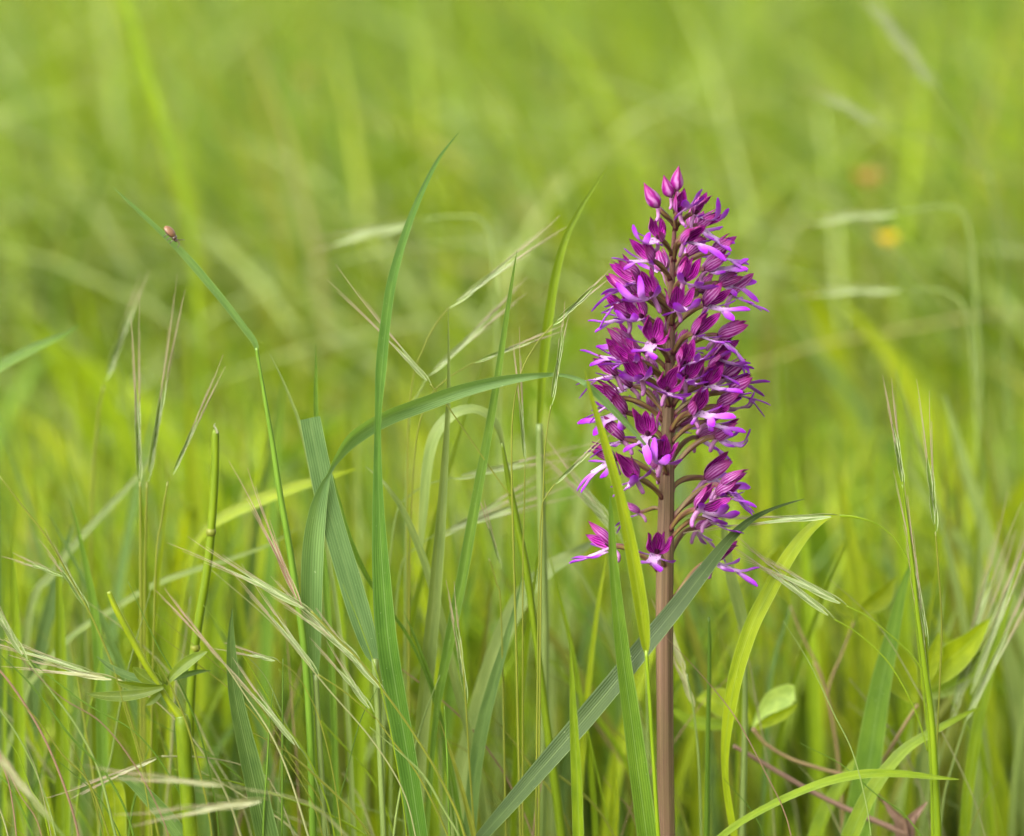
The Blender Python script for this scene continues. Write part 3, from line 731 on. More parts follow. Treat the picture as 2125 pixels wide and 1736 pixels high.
for rows, tone, mul, dyy in (
        ([(1562, 1505, 5), (1535, 1480, 40), (1500, 1462, 60), (1470, 1452, 40), (1445, 1452, 4)], 'lime', 0.8, 0.065),
        ([(1562, 1508, 5), (1580, 1480, 22), (1605, 1455, 46), (1635, 1440, 44), (1650, 1438, 30)], 'pale', 1.7, 0.055),
        ([(1565, 1512, 4), (1585, 1502, 18), (1620, 1485, 22), (1645, 1470, 12), (1656, 1462, 1)], 'lime', 0.9, 0.05),
        ([(1560, 1508, 4), (1500, 1505, 22), (1440, 1500, 26), (1400, 1478, 12), (1380, 1468, 2)], 'bright', 0.75, 0.07),
        ([(1905, 1458, 5), (1888, 1440, 40), (1868, 1405, 76), (1852, 1370, 70), (1838, 1340, 36), (1830, 1318, 3)], 'lime', 0.85, 0.05),
        ([(1915, 1435, 6), (1940, 1400, 50), (1975, 1365, 64), (2010, 1335, 46), (2040, 1300, 20), (2052, 1285, 2)], 'lime', 0.9, 0.05),
        ([(1918, 1440, 5), (1960, 1415, 30), (2005, 1390, 34), (2045, 1355, 18), (2066, 1335, 2)], 'bright', 0.9, 0.055),
        ([(1910, 1430, 5), (1925, 1395, 30), (1938, 1360, 32), (1945, 1330, 16), (1948, 1312, 2)], 'lime', 0.75, 0.045),
        ([(1915, 1450, 4), (1950, 1440, 18), (1990, 1425, 20), (2025, 1400, 6)], 'pale', 1.1, 0.06)):
    leaflet(br, rows, dyy+0.015, tone, mul*1.35)
wd = thing('withered_leaf', 'shrivelled dark brown leaf at the foot of the sprawling stems', 'leaf')
for rows in ([(1830, 1655, 2), (1850, 1680, 14), (1872, 1705, 24), (1880, 1760, 30)], [(1925, 1665, 2), (1905, 1690, 16), (1890, 1715, 24), (1885, 1760, 26)], [(1900, 1690, 3), (1892, 1710, 26), (1888, 1740, 34), (1885, 1780, 30)]):
    P, W = to_world(rows, 0.05); P, W = to_ground(P, W)
    link('lobe', blade_mesh(P, W, 0.4, 0.5, 5).mesh('lobe', [TWIG]), wd)
hp = thing('herb_stem', 'forked reddish herb stem with small lime leaves behind the bent blade', 'plant')
twig(hp, [(1690, 1375, 5), (1715, 1440, 6), (1735, 1540, 7), (1745, 1640, 7), (1750, 1736, 8)], 0.10, TWIG_G, ground=True)
twig(hp, [(1640, 1258, 3), (1665, 1320, 4), (1700, 1390, 5), (1716, 1445, 5)], 0.10, TWIG_G, 'branch')
twig(hp, [(1772, 1290, 3), (1750, 1350, 4), (1725, 1410, 5), (1716, 1450, 5)], 0.10, TWIG_G, 'branch')
for rows in ([(1640, 1258, 3), (1620, 1215, 36), (1612, 1180, 52), (1618, 1150, 30), (1625, 1130, 3)], [(1772, 1290, 3), (1755, 1265, 34), (1742, 1240, 42), (1735, 1222, 8)], [(1778, 1288, 3), (1800, 1262, 30), (1830, 1240, 40), (1850, 1212, 14), (1862, 1195, 1)]):
    leaflet(hp, rows, 0.10, 'lime', 0.85)

# --- seed heads
brome('drooping pink-bristled seed head crossing left of the long arching leaf',
      [(893, 797, 3), (930, 845, 3), (975, 910, 3), (1030, 990, 3), (1060, 1030, 3)], [((893, 797), (810, 704), 12)], 0.012, htone='husk', awn=1.6)
brome('horizontal seed head lying on the bent yellow-green blade beside the orchid',
      [(1742, 1071, 6), (1775, 1074, 5), (1820, 1088, 3), (1858, 1120, 3), (1885, 1165, 3), (1905, 1215, 3), (1920, 1300, 4), (1930, 1500, 5), (1935, 1736, 6)], [((1738, 1071), (1560, 1082), 14)], -0.004, ground=True, awn=0.95, tone='bright')
brome('pair of pale seed heads on long thin arching stalks right of the orchid',
      [(1757, 1258, 3), (1800, 1280, 3), (1850, 1320, 3), (1900, 1370, 3), (1920, 1420, 4), (1930, 1560, 5), (1935, 1736, 5)],
      [((1755, 1257), (1605, 1180), 17), ((1730, 1285), (1582, 1170), 15)], 0.002, ground=True, awn=0.6, tone='bright', htone='husk',
      branches=[[(1732, 1286, 3), (1780, 1315, 3), (1835, 1365, 3), (1872, 1420, 3), (1905, 1490, 3), (1925, 1560, 3)]])
brome('tall upright seed stalk with close green husks and long bristles at the right',
      [(1872, 1005, 3), (1882, 1080, 7), (1895, 1190, 10), (1905, 1280, 11), (1918, 1380, 13), (1932, 1480, 14), (1940, 1600, 16), (1946, 1736, 18)],
      [((1874, 1010), (1855, 880), 16, 'ghusk'), ((1925, 1340), (1890, 1130), 14, 'ghusk'), ((1928, 1450), (1905, 1260), 13, 'ghusk')], -0.006, 'bright', ground=True, awn=0.85, mul=0.85, spread=0.6)
brome('single upright seed head on a hair-thin stalk at the right',
      [(1941, 1104, 3), (1947, 1180, 4), (1954, 1290, 4), (1950, 1420, 4), (1944, 1560, 5), (1940, 1736, 6)], [((1941, 1104), (1928, 950), 20, 'ghusk')], 0.006, 'olive', ground=True, awn=1.0, spread=0.6)
brome('loose silvery seed head leaning in at the right edge',
      [(1958, 1560, 3), (1940, 1480, 3), (1948, 1570, 4), (1925, 1660, 5), (1910, 1736, 6)][1:], [((1972, 1500), (2030, 1290), 18), ((1985, 1460), (2075, 1230), 14), ((1990, 1410), (2060, 1180), 16)], 0.07, 'pale', ground=True, awn=0.7,
      branches=[[(1940, 1640, 3), (1955, 1560, 3), (1972, 1500, 3), (1990, 1410, 3)]])
brome('thin loose seed head hanging into the frame from the right edge',
      [(2010, 1480, 3), (1985, 1560, 4), (1960, 1650, 4), (1950, 1736, 5)], [((2000, 1500), (2110, 1280), 14), ((2012, 1440), (2120, 1160), 14)], 0.05, 'pale', ground=True, awn=0.8)
brome('fat green seed head pointing at the upper left flowers of the spike',
      [(1147, 674, 3), (1115, 712, 3), (1085, 765, 3), (1065, 850, 3), (1062, 1000, 4), (1070, 1300, 5), (1080, 1736, 6)], [((1147, 674), (1235, 596), 16, 'ghusk')], 0.006, 'olive', ground=True, awn=0.45, spread=0.6)
brome('dark green seed head hanging straight between two stalks left of the spike',
      [(1143, 842, 3), (1132, 920, 3), (1128, 1000, 3), (1126, 1080, 3), (1122, 1250, 4), (1118, 1736, 5)], [((1143, 842), (1170, 680), 14, 'ghusk')], 0.0, 'olive', ground=True, awn=0.35, spread=0.6)
brome('slim green seed head hanging just left of the dark green one',
      [(1089, 962, 3), (1088, 1060, 3), (1085, 1200, 3), (1085, 1736, 5)], [((1089, 962), (1079, 815), 11, 'ghusk')], 0.012, 'olive', ground=True, awn=0.9, spread=0.6)
brome('small dark seed head pointing up at the lower left flowers',
      [(1152, 1004, 3), (1134, 1030, 3), (1124, 1060, 3), (1118, 1200, 3), (1112, 1736, 5)], [((1152, 1004), (1225, 935), 12, 'ghusk')], -0.012, 'olive', ground=True, awn=0.7, spread=0.5)
brome('pale seed head pointing up right above the long arching leaf',
      [(932, 638, 3), (905, 672, 3), (880, 720, 3), (855, 800, 3), (845, 1000, 4), (850, 1736, 5)], [((932, 638), (1085, 522), 13)], 0.055, 'olive', ground=True, awn=0.7)
brome('pale seed head slanting down left from the first arching leaf',
      [(890, 778, 3), (870, 815, 3), (850, 870, 3), (842, 1100, 4), (840, 1736, 5)], [((890, 778), (1030, 650), 13)], 0.07, 'pale', ground=True, awn=0.6)
brome('green seed head on a thread stalk above the looped leaf',
      [(985, 752, 2), (930, 785, 3), (890, 830, 3), (862, 930, 3), (850, 1200, 4), (850, 1736, 5)], [((985, 752), (1110, 704), 12, 'ghusk')], 0.035, 'olive', ground=True, awn=0.6, spread=0.6)
brome('pale seed head lying level behind the leaning narrow blade',
      [(940, 992, 3), (890, 1005, 3), (850, 1030, 3), (820, 1080, 3), (800, 1300, 4), (795, 1736, 5)], [((940, 992), (1115, 956), 15)], 0.06, 'pale', ground=True, awn=0.8)
brome('pale seed head slanting across the two leaning blades in the middle',
      [(920, 1100, 3), (860, 1140, 3), (830, 1190, 3), (815, 1400, 4), (810, 1736, 5)], [((920, 1100), (1100, 1045), 16), ((900, 1120), (1060, 1030), 13)], 0.065, 'pale', ground=True, awn=0.8)
brome('long whitish seed head sweeping down right in front of the left blades',
      [(645, 1268, 5), (700, 1325, 5), (750, 1375, 5), (800, 1440, 5), (850, 1510, 5), (900, 1590, 6), (945, 1680, 6), (965, 1736, 7)],
      [((650, 1272), (470, 1175), 16), ((625, 1262), (545, 1080), 13, 'pink'), ((745, 1370), (620, 1265), 18), ((800, 1440), (690, 1320), 15)], -0.03, 'olive', ground=True, awn=0.65)
brome('second whitish seed head crossing the broad left leaf lower down',
      [(780, 1490, 3), (820, 1545, 4), (862, 1600, 4), (905, 1680, 5), (930, 1736, 5)], [((660, 1400), (560, 1270), 13), ((775, 1480), (700, 1380), 14)], -0.022, 'olive', ground=True, awn=0.7,
      branches=[[(660, 1400, 3), (720, 1440, 3), (780, 1492, 3)]])
brome('reddish seed head at the left with thread-like stalk leaning down right',
      [(385, 1290, 2), (430, 1340, 3), (470, 1385, 3), (510, 1445, 3), (560, 1520, 4), (600, 1610, 4), (640, 1736, 5)], [((620, 1555), (520, 1430), 12), ((470, 1385), (385, 1285), 7, 'pink')], -0.035, 'straw', ground=True, awn=0.7)
brome('brown drooping seed head low left with a level spikelet',
      [(578, 1373, 2), (610, 1395, 2), (640, 1440, 2), (665, 1500, 3), (690, 1600, 3), (710, 1736, 4)], [((578, 1373), (510, 1355), 10)], -0.015, 'olive', ground=True, awn=0.9)
brome('slender brownish seed stalk curving down through the left clump',
      [(0, 990, 3), (50, 1055, 4), (100, 1120, 4), (145, 1200, 4), (190, 1280, 4), (240, 1400, 5), (290, 1560, 5), (330, 1736, 6)], [((185, 1270), (115, 1155), 14, 'ghusk'), ((140, 1200), (50, 1165), 10, 'ghusk')], 0.01, 'olive', ground=True, awn=0.5)
brome('silky pale seed head at the left edge pointing up left',
      [(60, 1375, 3), (110, 1440, 4), (160, 1510, 5), (205, 1600, 5), (240, 1736, 6)], [((55, 1372), (-20, 1250), 16)], -0.04, 'pale', ground=True, awn=0.6)
brome('pale feathery seed head lying level at the left under the palmate leaf tip',
      [(245, 1410, 4), (300, 1440, 4), (350, 1480, 4), (420, 1560, 5), (470, 1650, 5), (500, 1736, 6)], [((245, 1412), (90, 1385), 15, 'straw'), ((200, 1400), (20, 1340), 12)], -0.005, 'straw', ground=True, awn=0.6)
brome('bright straw seed head in the bottom left corner running down right',
      [(60, 1650, 5), (110, 1710, 5), (150, 1760, 5)], [((60, 1655), (-10, 1560), 14, 'straw'), ((110, 1710), (20, 1600), 12, 'straw')], -0.11, 'pale', ground=True, awn=0.5)
brome('straw-coloured broken seed spike lying level low on the left',
      [(540, 1605, 2), (560, 1620, 3), (590, 1680, 4), (610, 1736, 4)], [((335, 1570), (210, 1622), 9, 'straw')], 0.0, 'straw', ground=True, awn=0.8, mul=0.8, branches=[[(335, 1570, 4), (420, 1572, 3), (500, 1588, 3), (560, 1620, 3)]])
brome('pale seed head reaching level across the bottom left beside the bluish blade',
      [(520, 1640, 4), (600, 1655, 4), (660, 1680, 4), (720, 1736, 5)], [((480, 1632), (280, 1612), 11, 'straw'), ((560, 1660), (350, 1690), 16, 'straw')], -0.12, 'straw', ground=True, awn=0.5, branches=[[(480, 1632, 3), (520, 1640, 3)]], mul=0.8)
brome('green seed head with fine bristles standing low between the middle blades',
      [(955, 1330, 3), (962, 1400, 4), (968, 1480, 4), (975, 1600, 4), (985, 1736, 5)], [((968, 1460), (945, 1290), 15, 'ghusk')], 0.0, 'olive', ground=True, awn=0.5, spread=0.6)
brome('thin seed head tilted left in the gap under the arching leaf',
      [(1015, 1160, 3), (1030, 1210, 3), (1040, 1280, 3), (1050, 1736, 5)], [((1040, 1180), (1010, 1075), 9, 'ghusk')], 0.02, 'olive', ground=True, awn=0.6, spread=0.6)
brome('pale spikelets showing through behind the foot of the lower flowers',
      [(1265, 1080, 4), (1290, 1120, 4), (1320, 1180, 4), (1340, 1300, 4), (1345, 1736, 5)], [((1268, 1085), (1175, 980), 20), ((1290, 1120), (1195, 1010), 16)], 0.05, 'pale', ground=True, awn=0.7)
brome('whitish seed head tucked behind the right side of the orchid stem',
      [(1425, 1400, 4), (1440, 1480, 4), (1450, 1580, 5), (1456, 1736, 6)], [((1420, 1395), (1385, 1300), 14, 'straw'), ((1440, 1470), (1405, 1370), 13, 'straw')], 0.03, 'pale', ground=True, awn=0.7)
brome('awned green-brown seed head standing in the left clump',
      [(290, 1000, 4), (291, 1100, 5), (292, 1250, 6), (293, 1500, 6), (294, 1736, 6)], [((289, 1010), (284, 800), 18, 'ghusk')], 0.04, 'olive', ground=True, awn=0.9, spread=0.5)
brome('forked green seed head leaning right in the left clump',
      [(305, 1000, 4), (302, 1120, 5), (300, 1300, 5), (298, 1736, 6)], [((306, 1000), (345, 770), 18, 'ghusk')], 0.045, 'olive', ground=True, awn=0.9, spread=0.5)
brome('slender green seed head leaning right toward the beetle stalk',
      [(348, 1000, 4), (335, 1080, 4), (322, 1200, 4), (310, 1736, 5)], [((358, 985), (415, 860), 13, 'ghusk')], 0.03, 'olive', ground=True, awn=0.9, spread=0.5)
brome('soft dark seed head leaning right in the blurred upper left clump',
      [(215, 800, 4), (200, 900, 5), (190, 1100, 6), (185, 1736, 6)], [((218, 790), (280, 620), 22, 'ghusk')], 0.14, 'olive', ground=True, awn=0.4, spread=0.5)
brome('far pale seed head bowing across the upper right corner, strongly out of focus',
      [(2050, 360, 5), (2075, 480, 6), (2090, 700, 6), (2095, 900, 6)], [((1900, 130), (1790, -20), 24), ((1945, 190), (1850, 60), 22), ((1830, 262), (1700, 190), 20)], 0.42, 'pale', awn=0.3, ground=True, mul=0.75,
      branches=[[(1880, 110, 4), (1945, 190, 4), (2010, 290, 5), (2050, 360, 5)], [(1830, 262, 4), (1930, 290, 4), (2040, 350, 5)]])
brome('far pale seed head reaching left level with the spike tip, out of focus',
      [(880, 455, 5), (960, 450, 6), (1010, 470, 7), (1030, 600, 8), (1035, 900, 8)], [((870, 460), (690, 500), 22)], 0.25, 'pale', awn=0.3, ground=True)
brome('far pale seed head reaching level at the right of the spike tip, out of focus',
      [(1880, 440, 5), (1960, 430, 6), (2010, 470, 7), (2030, 700, 8)], [((1880, 440), (1690, 458), 18)], 0.3, 'pale', awn=0.3, ground=True)
brome('far pale seed head reaching level at mid height right of the spike, out of focus',
      [(1900, 600, 5), (1970, 610, 6), (2010, 670, 7), (2030, 900, 8)], [((1890, 602), (1690, 606), 17)], 0.28, 'pale', awn=0.3, ground=True)

# --- soft mid-distance blades: look-alikes told apart only by place
def thicket():
    r = random.Random(3)
    for i in range(190):
        x = r.uniform(-60, 2190); dy = r.uniform(0.05, 0.42)
        ytop = r.gauss(1130, 190) if dy < 0.2 else r.gauss(960, 170)
        ytop = max(640, min(1500, ytop))
        if 1180 < x < 1600: ytop = max(ytop, 1100)
        lean = r.gauss(-25, 130); w = r.choice((8, 10, 12, 14, 18, 24, 30)); n = 6
        rows = []
        for k in range(n):
            t = k/(n-1)
            yy = ytop + (1800-ytop)*t
            rows.append((x + lean*(1-t)**1.8, yy, w*(0.06 if k == 0 else (0.55, 0.85, 1, 1, 0.95)[k-1])))
        tone = r.choice(('green', 'bright', 'bright', 'bright', 'lime', 'lime', 'pale', 'pale', 'olive', 'blue'))
        size = 'hair-thin' if w < 9 else 'thin' if w < 13 else 'narrow' if w < 20 else 'broad'
        hue = dict(green='mid green', bright='bright green', lime='lime', pale='pale green', olive='olive', blue='blue-green')[tone]
        way = 'leaning hard left' if lean < -90 else 'leaning left' if lean < -30 else 'upright' if lean < 30 else 'leaning right' if lean < 90 else 'leaning hard right'
        far = 'slightly soft' if dy < 0.17 else 'softly blurred' if dy < 0.3 else 'strongly blurred'
        o = blade(f'{size} {hue} grass blade {way}, {far}, in the thicket behind the orchid', rows, dy, tone, r.uniform(-0.7, 0.7), 0.2, True, r.uniform(0.75, 1.1))
        o['group'] = 'blurred blades behind the orchid'
thicket()
def wisps():
    r = random.Random(8)
    for i in range(110):
        x = r.uniform(-80, 2200) if i % 3 else r.uniform(-80, 1000)
        dy = r.uniform(-0.05, 0.14); y0 = r.uniform(1180, 1640)
        if 1180 < x < 1560 and dy < 0.02: dy += 0.08
        lean = r.gauss(-120, 170); w = r.choice((2.5, 3, 3.5, 4, 5)); n = 6
        rows = [(x + lean*(1-k/(n-1))**1.6, y0+(1790-y0)*(k/(n-1))**r.uniform(0.9, 1.2), w*(0.3 if k == 0 else 0.7 if k == 1 else 1)) for k in range(n)]
        tone = r.choice(('pale', 'olive', 'straw', 'bright', 'pink', 'green'))
        hue = dict(pale='pale green', olive='olive', straw='straw-coloured', bright='bright green', pink='reddish', green='mid green')[tone]
        way = 'lying far left' if lean < -220 else 'leaning left' if lean < -60 else 'nearly upright' if lean < 60 else 'leaning right'
        low = 'tall' if y0 < 1330 else 'middling' if y0 < 1480 else 'short'
        sharp = 'before the orchid' if dy < -0.01 else 'level with the orchid' if dy < 0.05 else 'behind the orchid'
        o = stalk(f'{low} {"hair-thin" if w < 3.2 else "thin"} {hue} grass stalk {way}, {sharp}', rows, dy, tone, True, r.uniform(0.8, 1.1), 'grass_stalk', None, 5)
        o['group'] = 'thin grass stalks in the sward'
wisps()

# --- far flowers, only coloured smudges in the photograph
def buttercup(label, x, y, dy, size, mat):
    t = thing('meadow_flower', label, 'flower')
    p, s = pix(x, y, dy)
    mb = MB(); q = np.array([p, p+[0.004, 0.004, -0.05], [p[0]+0.02, p[1], p[2]*0.5], [p[0]+0.03, p[1], -0.01]])
    tube(mb, smooth_path(q, 5), np.full(16, 0.0012), 6)
    link('stem', mb.mesh('stem', [STRAW]), t, TONE['olive'])
    for k in range(5):
        a = k*2*math.pi/5; r = size*s
        d = np.array([math.cos(a), math.sin(a)*0.8, 0.35]); tt = np.linspace(0, 1, 6)[:, None]
        Q = p + d*r*tt + np.array([0, 0, 0.5*r])*tt**2
        sd = np.tile([[-math.sin(a), math.cos(a), 0]], (6, 1))
        m2 = MB(); ribbon(m2, Q, r*np.array([0.2, 0.7, 0.95, 1.0, 0.8, 0.35]), sd, 0.15, 5)
        link('petal', m2.mesh('petal', [mat]), t)
buttercup('blurred yellow flower in the far meadow right of the spike', 1842, 507, 0.62, 24, YELLOW)
buttercup('blurred tan faded flower head above the yellow flower', 1800, 385, 0.75, 34, DRY)
buttercup('blurred faint yellow flower high in the left background', 632, 170, 1.3, 22, DRY)

# ------------------------------------------------------------------ the orchid
MM = 0.001
def zoom1(u, v): return (2300+u*0.39177)/1.92753, (620+v*0.39177)/1.92753
def zoom2(u, v): return (2200+u*0.43207)/1.92753, (1200+v*0.43207)/1.92753
def zoom3(u, v): return (2200+u*0.42353)/1.92753, (1800+v*0.42353)/1.92753
ZM = {1: zoom1, 2: zoom2, 3: zoom3}
STEM_ROWS = [(1384, 1750, 35), (1381, 1600, 35), (1380, 1450, 35), (1379, 1300, 36), (1380, 1180, 36), (1382, 1080, 34), (1384, 980, 31), (1386, 880, 27), (1390, 780, 22), (1392, 690, 18), (1394, 600, 14), (1396, 540, 11.5), (1399, 490, 9), (1402, 450, 7), (1404, 425, 5)]
SP, SW = to_world(STEM_ROWS, 0.0)
SP = np.vstack([[SP[0][0]+0.0005, 0.0, -0.01], [SP[0][0]+0.0003, 0.0, SP[0][2]*0.5], SP]); SW = np.concatenate([[SW[0]*1.15, SW[0]*1.05], SW])
orchid = thing('orchid', 'purple orchid with a dense flower spike on a thick brown stem', 'orchid', (float(SP[0][0]), 0, 0))
OO = np.array([SP[0][0], 0.0, 0.0])
mb = MB(); tube(mb, SP-OO, SW*0.5, 48, 0, True, 0.03, 9)
link('stem', mb.mesh('stem', [STEM]), orchid)
def stem_at(z):
    x = np.interp(z, SP[:, 2], SP[:, 0]); r = np.interp(z, SP[:, 2], SW)*0.5
    return np.array([x, 0.0, z]), r

def sepal_mesh(name, phi0, length, hw, rad, elev, flare, seed, open_=1.0):
    """a spoon-shaped sepal of the hood, thick, outside and inside skins different"""
    r = random.Random(seed)
    n, m = 11, 7
    e = elev
    a = np.array([math.cos(e), 0, math.sin(e)]); nn = np.array([-math.sin(e), 0, math.cos(e)]); yy = np.array([0, 1.0, 0])
    t = np.linspace(0, 1, n); s = np.linspace(-1, 1, m)
    tipr = 0.42 if open_ < 0.9 else 0.66
    R = rad*np.interp(t, [0, 0.12, 0.35, 0.6, 0.85, 1], [0.28, 0.72, 1.0, 0.95, (0.9+tipr)*0.5, tipr])*open_
    R[t > 0.6] += flare*((t[t > 0.6]-0.6)/0.4)**1.3
    H = hw*np.clip((t+0.10)**0.55*(1-t)**0.72*1.68, 0.03, None)
    def surf(off):
        V = np.zeros((n, m, 3))
        for i in range(n):
            rr = max(R[i]+off, 0.1)
            for j in range(m):
                dphi = s[j]*H[i]/max(rr, hw*0.55)
                ph = phi0 + dphi + 0.08*math.sin(3*t[i]+seed)*t[i]
                rad_j = rr*(1+0.06*abs(s[j])*math.sin(6*t[i]+seed))
                V[i, j] = a*length*t[i]*(1-0.04*s[j]**2) + (-nn*math.cos(ph)*(0.8 if math.cos(ph) < 0 else 1.0) + yy*math.sin(ph))*rad_j
        return V
    VO, VI = surf(0.14), surf(-0.14)
    uv = np.stack(np.meshgrid((s+1)/2, t), -1).reshape(-1, 2)
    b = MB()
    b.add(VO.reshape(-1, 3)*MM, grid_faces(n, m), uv, 0)
    b.add(VI.reshape(-1, 3)*MM, grid_faces(n, m, True), uv, 1)
    rim = [(0, j) for j in range(m)] + [(i, m-1) for i in range(1, n)] + [(n-1, j) for j in range(m-2, -1, -1)] + [(i, 0) for i in range(n-2, 0, -1)]
    RV = np.array([VO[q] for q in rim] + [VI[q] for q in rim])*MM; k = len(rim)
    ru = np.array([[(s[q[1]]+1)/2, t[q[0]]] for q in rim]*2)
    b.add(RV, [(i, i+k, (i+1) % k+k, (i+1) % k) for i in range(k)], ru, 0)
    return b.mesh(name, [OUTER, INNER])
def lip_mesh(seed, curl, arm_up, side):
    r = random.Random(seed); b = MB()
    def strip(pts, wid, vr, keel=0.1, sidev=None, th=0.16):
        P = smooth_path(np.array(pts, float), 5); W = np.interp(np.linspace(0, 1, len(P)), np.linspace(0, 1, len(wid)), wid)
        T = tangents(P)
        sv = np.tile([[0, 1.0, 0]], (len(P), 1)) if sidev is None else np.tile([sidev], (len(P), 1))
        sv = unit(sv - T*np.sum(sv*T, 1, keepdims=True)); nv = np.cross(T, sv)
        k0 = b.n
        for sg in (1, -1):
            m2 = MB(); ribbon(m2, (P+nv*th*0.5*sg)*MM, W*MM, sv, keel, 5, 0, vr)
            f = m2.f if sg > 0 else [q[::-1] for q in m2.f]
            b.add(m2.v[0], f, m2.uv[0], 0)
    d = r.uniform(-0.5, 0.5)
    z0 = -1.2
    # the white tongue
    strip([(0.3, 0, z0+0.6), (2.2, 0, z0+0.3), (4.5, d*0.3, z0-0.1), (7.0, d*0.6, z0-0.5+curl*0.6)], [2.8, 3.3, 2.9, 2.6, 3.2], (0.02, 0.52), 0.10)
    # two narrow arms
    for sg in (1, -1):
        u = arm_up*r.uniform(0.6, 1.3); k = r.uniform(0.85, 1.15)
        strip([(1.6, sg*0.7, z0+0.35), (2.8, sg*2.4*k, z0+0.2+u*0.6), (4.4, sg*4.4*k, z0+u*1.6), (5.8+r.uniform(-.8, .8), sg*6.2*k, z0+u*3.0)], [1.5, 1.2, 1.3, 1.7, 1.7, 0.5], (0.30, 1.0), 0.15, (0.75, -sg*0.6, 0.25))
    # the two broad lobes at the end and the tooth between them
    for sg in (1, -1):
        c = curl + r.uniform(-0.35, 0.35); k = r.uniform(0.8, 1.25)
        strip([(6.4, sg*0.5+d*0.6, z0-0.45+curl*0.5), (8.4, sg*1.5*k+d*0.7, z0-0.6+c*1.6), (10.3-max(c, 0)*1.0, sg*2.7*k+d, z0-0.7+c*3.6), (12.2-max(c, 0)*2.6, sg*3.5*k+d, z0-0.9+c*5.6)], [1.3, 1.8, 2.2, 2.45, 2.1, 0.6], (0.50, 1.0), 0.12, (0.25, 1.0*sg if sg > 0 else 1.0, 0.1))
    strip([(6.8, d*0.6, z0-0.45+curl*0.5), (8.6, d*0.8, z0-0.7+curl)], [0.5, 0.15], (0.6, 1.0), 0)
    return b.mesh('lip', [LIP])
def spur_mesh(seed):
    r = random.Random(seed); b = MB()
    P = smooth_path(np.array([(0.6, 0, -0.6), (-0.6, 0, -2.4), (-1.5, r.uniform(-.4, .4), -4.8), (-1.9+r.uniform(-1.2, 1.4), r.uniform(-.6, .6), -7.4)]), 5)
    W = np.interp(np.linspace(0, 1, len(P)), [0, 0.2, 0.7, 0.93, 1], [1.15, 1.0, 0.95, 0.85, 0.35])
    tube(b, P*MM, W*MM, 10)
    return b.mesh('spur', [SPUR])
def throat_mesh():  # small column, coloured dark to stand in for the shaded throat opening
    b = MB(); P = np.array([(-0.4, 0, -0.3), (0.6, 0, 0.3), (1.6, 0, 0.9), (2.4, 0, 1.3)])
    tube(b, P*MM, np.array([1.0, 1.1, 0.95, 0.4])*MM, 10)
    return b.mesh('shaded_column', [THROAT_SHADE])
ELEV = math.radians(44)
HOODS = []
hr = random.Random(21)
for sd in range(9):
    op, fl = ((1.0, 0.8), (0.85, 0.1), (1.1, 1.4), (0.95, 1.0), (0.84, 0.3), (1.05, 1.7), (0.92, 0.6), (1.15, 0.9), (0.88, 0.0))[sd]
    j = lambda a, b: hr.uniform(a, b)
    HOODS.append(dict(
        dorsal=sepal_mesh('sepal', math.pi+j(-.15, .15), j(10.8, 12.2), j(2.8, 3.5), 4.1, ELEV, fl*j(0.4, 1.3), sd*3+1, op),
        left=sepal_mesh('sepal', math.radians(j(95, 110)), j(11.4, 13.0), j(2.7, 3.5), 4.4, ELEV+j(-.12, .08), fl*j(0.7, 1.4)+0.7, sd*3+2, op),
        right=sepal_mesh('sepal', -math.radians(j(95, 110)), j(11.4, 13.0), j(2.7, 3.5), 4.4, ELEV+j(-.12, .08), fl*j(0.7, 1.4)+0.7, sd*3+3, op),
        pl=sepal_mesh('petal', math.radians(j(134, 148)), j(10.2, 11.8), 1.5, 3.4, ELEV, fl*j(0.2, 1.2)+0.2, sd*3+4, op),
        pr=sepal_mesh('petal', -math.radians(j(134, 148)), j(10.2, 11.8), 1.5, 3.4, ELEV, fl*j(0.2, 1.2)+0.2, sd*3+5, op)))
LIPS = [lip_mesh(i+50*q, c+0.14*q*(-1)**i, a+0.2*q, 0) for q in range(3) for i, (c, a) in enumerate(((-0.1, 0.15), (0.15, 0.4), (0.75, 0.3), (-0.35, -0.1), (1.0, 0.6), (0.35, -0.2), (-0.15, 0.6), (0.55, 0.2)))]
SPURS = [spur_mesh(i) for i in range(5)]
THROAT_ME = throat_mesh()
BRACT_ME = None
def bract_mesh():
    b = MB(); t = np.linspace(0, 1, 6)
    P = np.stack([1.0+1.6*t, 0*t, -0.6+3.2*t], 1)
    ribbon(b, P*MM, np.array([2.4, 2.8, 2.6, 2.0, 1.2, 0.2])*MM, np.tile([[0, 1.0, 0]], (6, 1)), -0.25, 5)
    return b.mesh('bract', [BRACT])
BRACT_ME = bract_mesh()
def bud_mesh(seed):
    b = MB(); t = np.linspace(0, 1, 14)
    prof = np.array([0.12, 0.55, 0.82, 0.96, 1.0, 0.98, 0.92, 0.82, 0.70, 0.56, 0.42, 0.28, 0.15, 0.03])*3.1
    P = np.stack([12.6*t, 0.3*np.sin(t*3), 0.9*t**2], 1)
    tube(b, P*MM, prof*MM, 18, 0, True, 0.05, 3)
    return b.mesh('bud', [OUTER])
def frame_of(yaw, pitch, roll):
    cy, sy = math.cos(yaw), math.sin(yaw)
    X = Vector((cy, -sy, 0)); Z = Vector((0, 0, 1)); Y = Z.cross(X)
    M = Matrix((X, Y, Z)).transposed().to_4x4()
    return M @ Matrix.Rotation(-pitch, 4, 'Y') @ Matrix.Rotation(roll, 4, 'X')
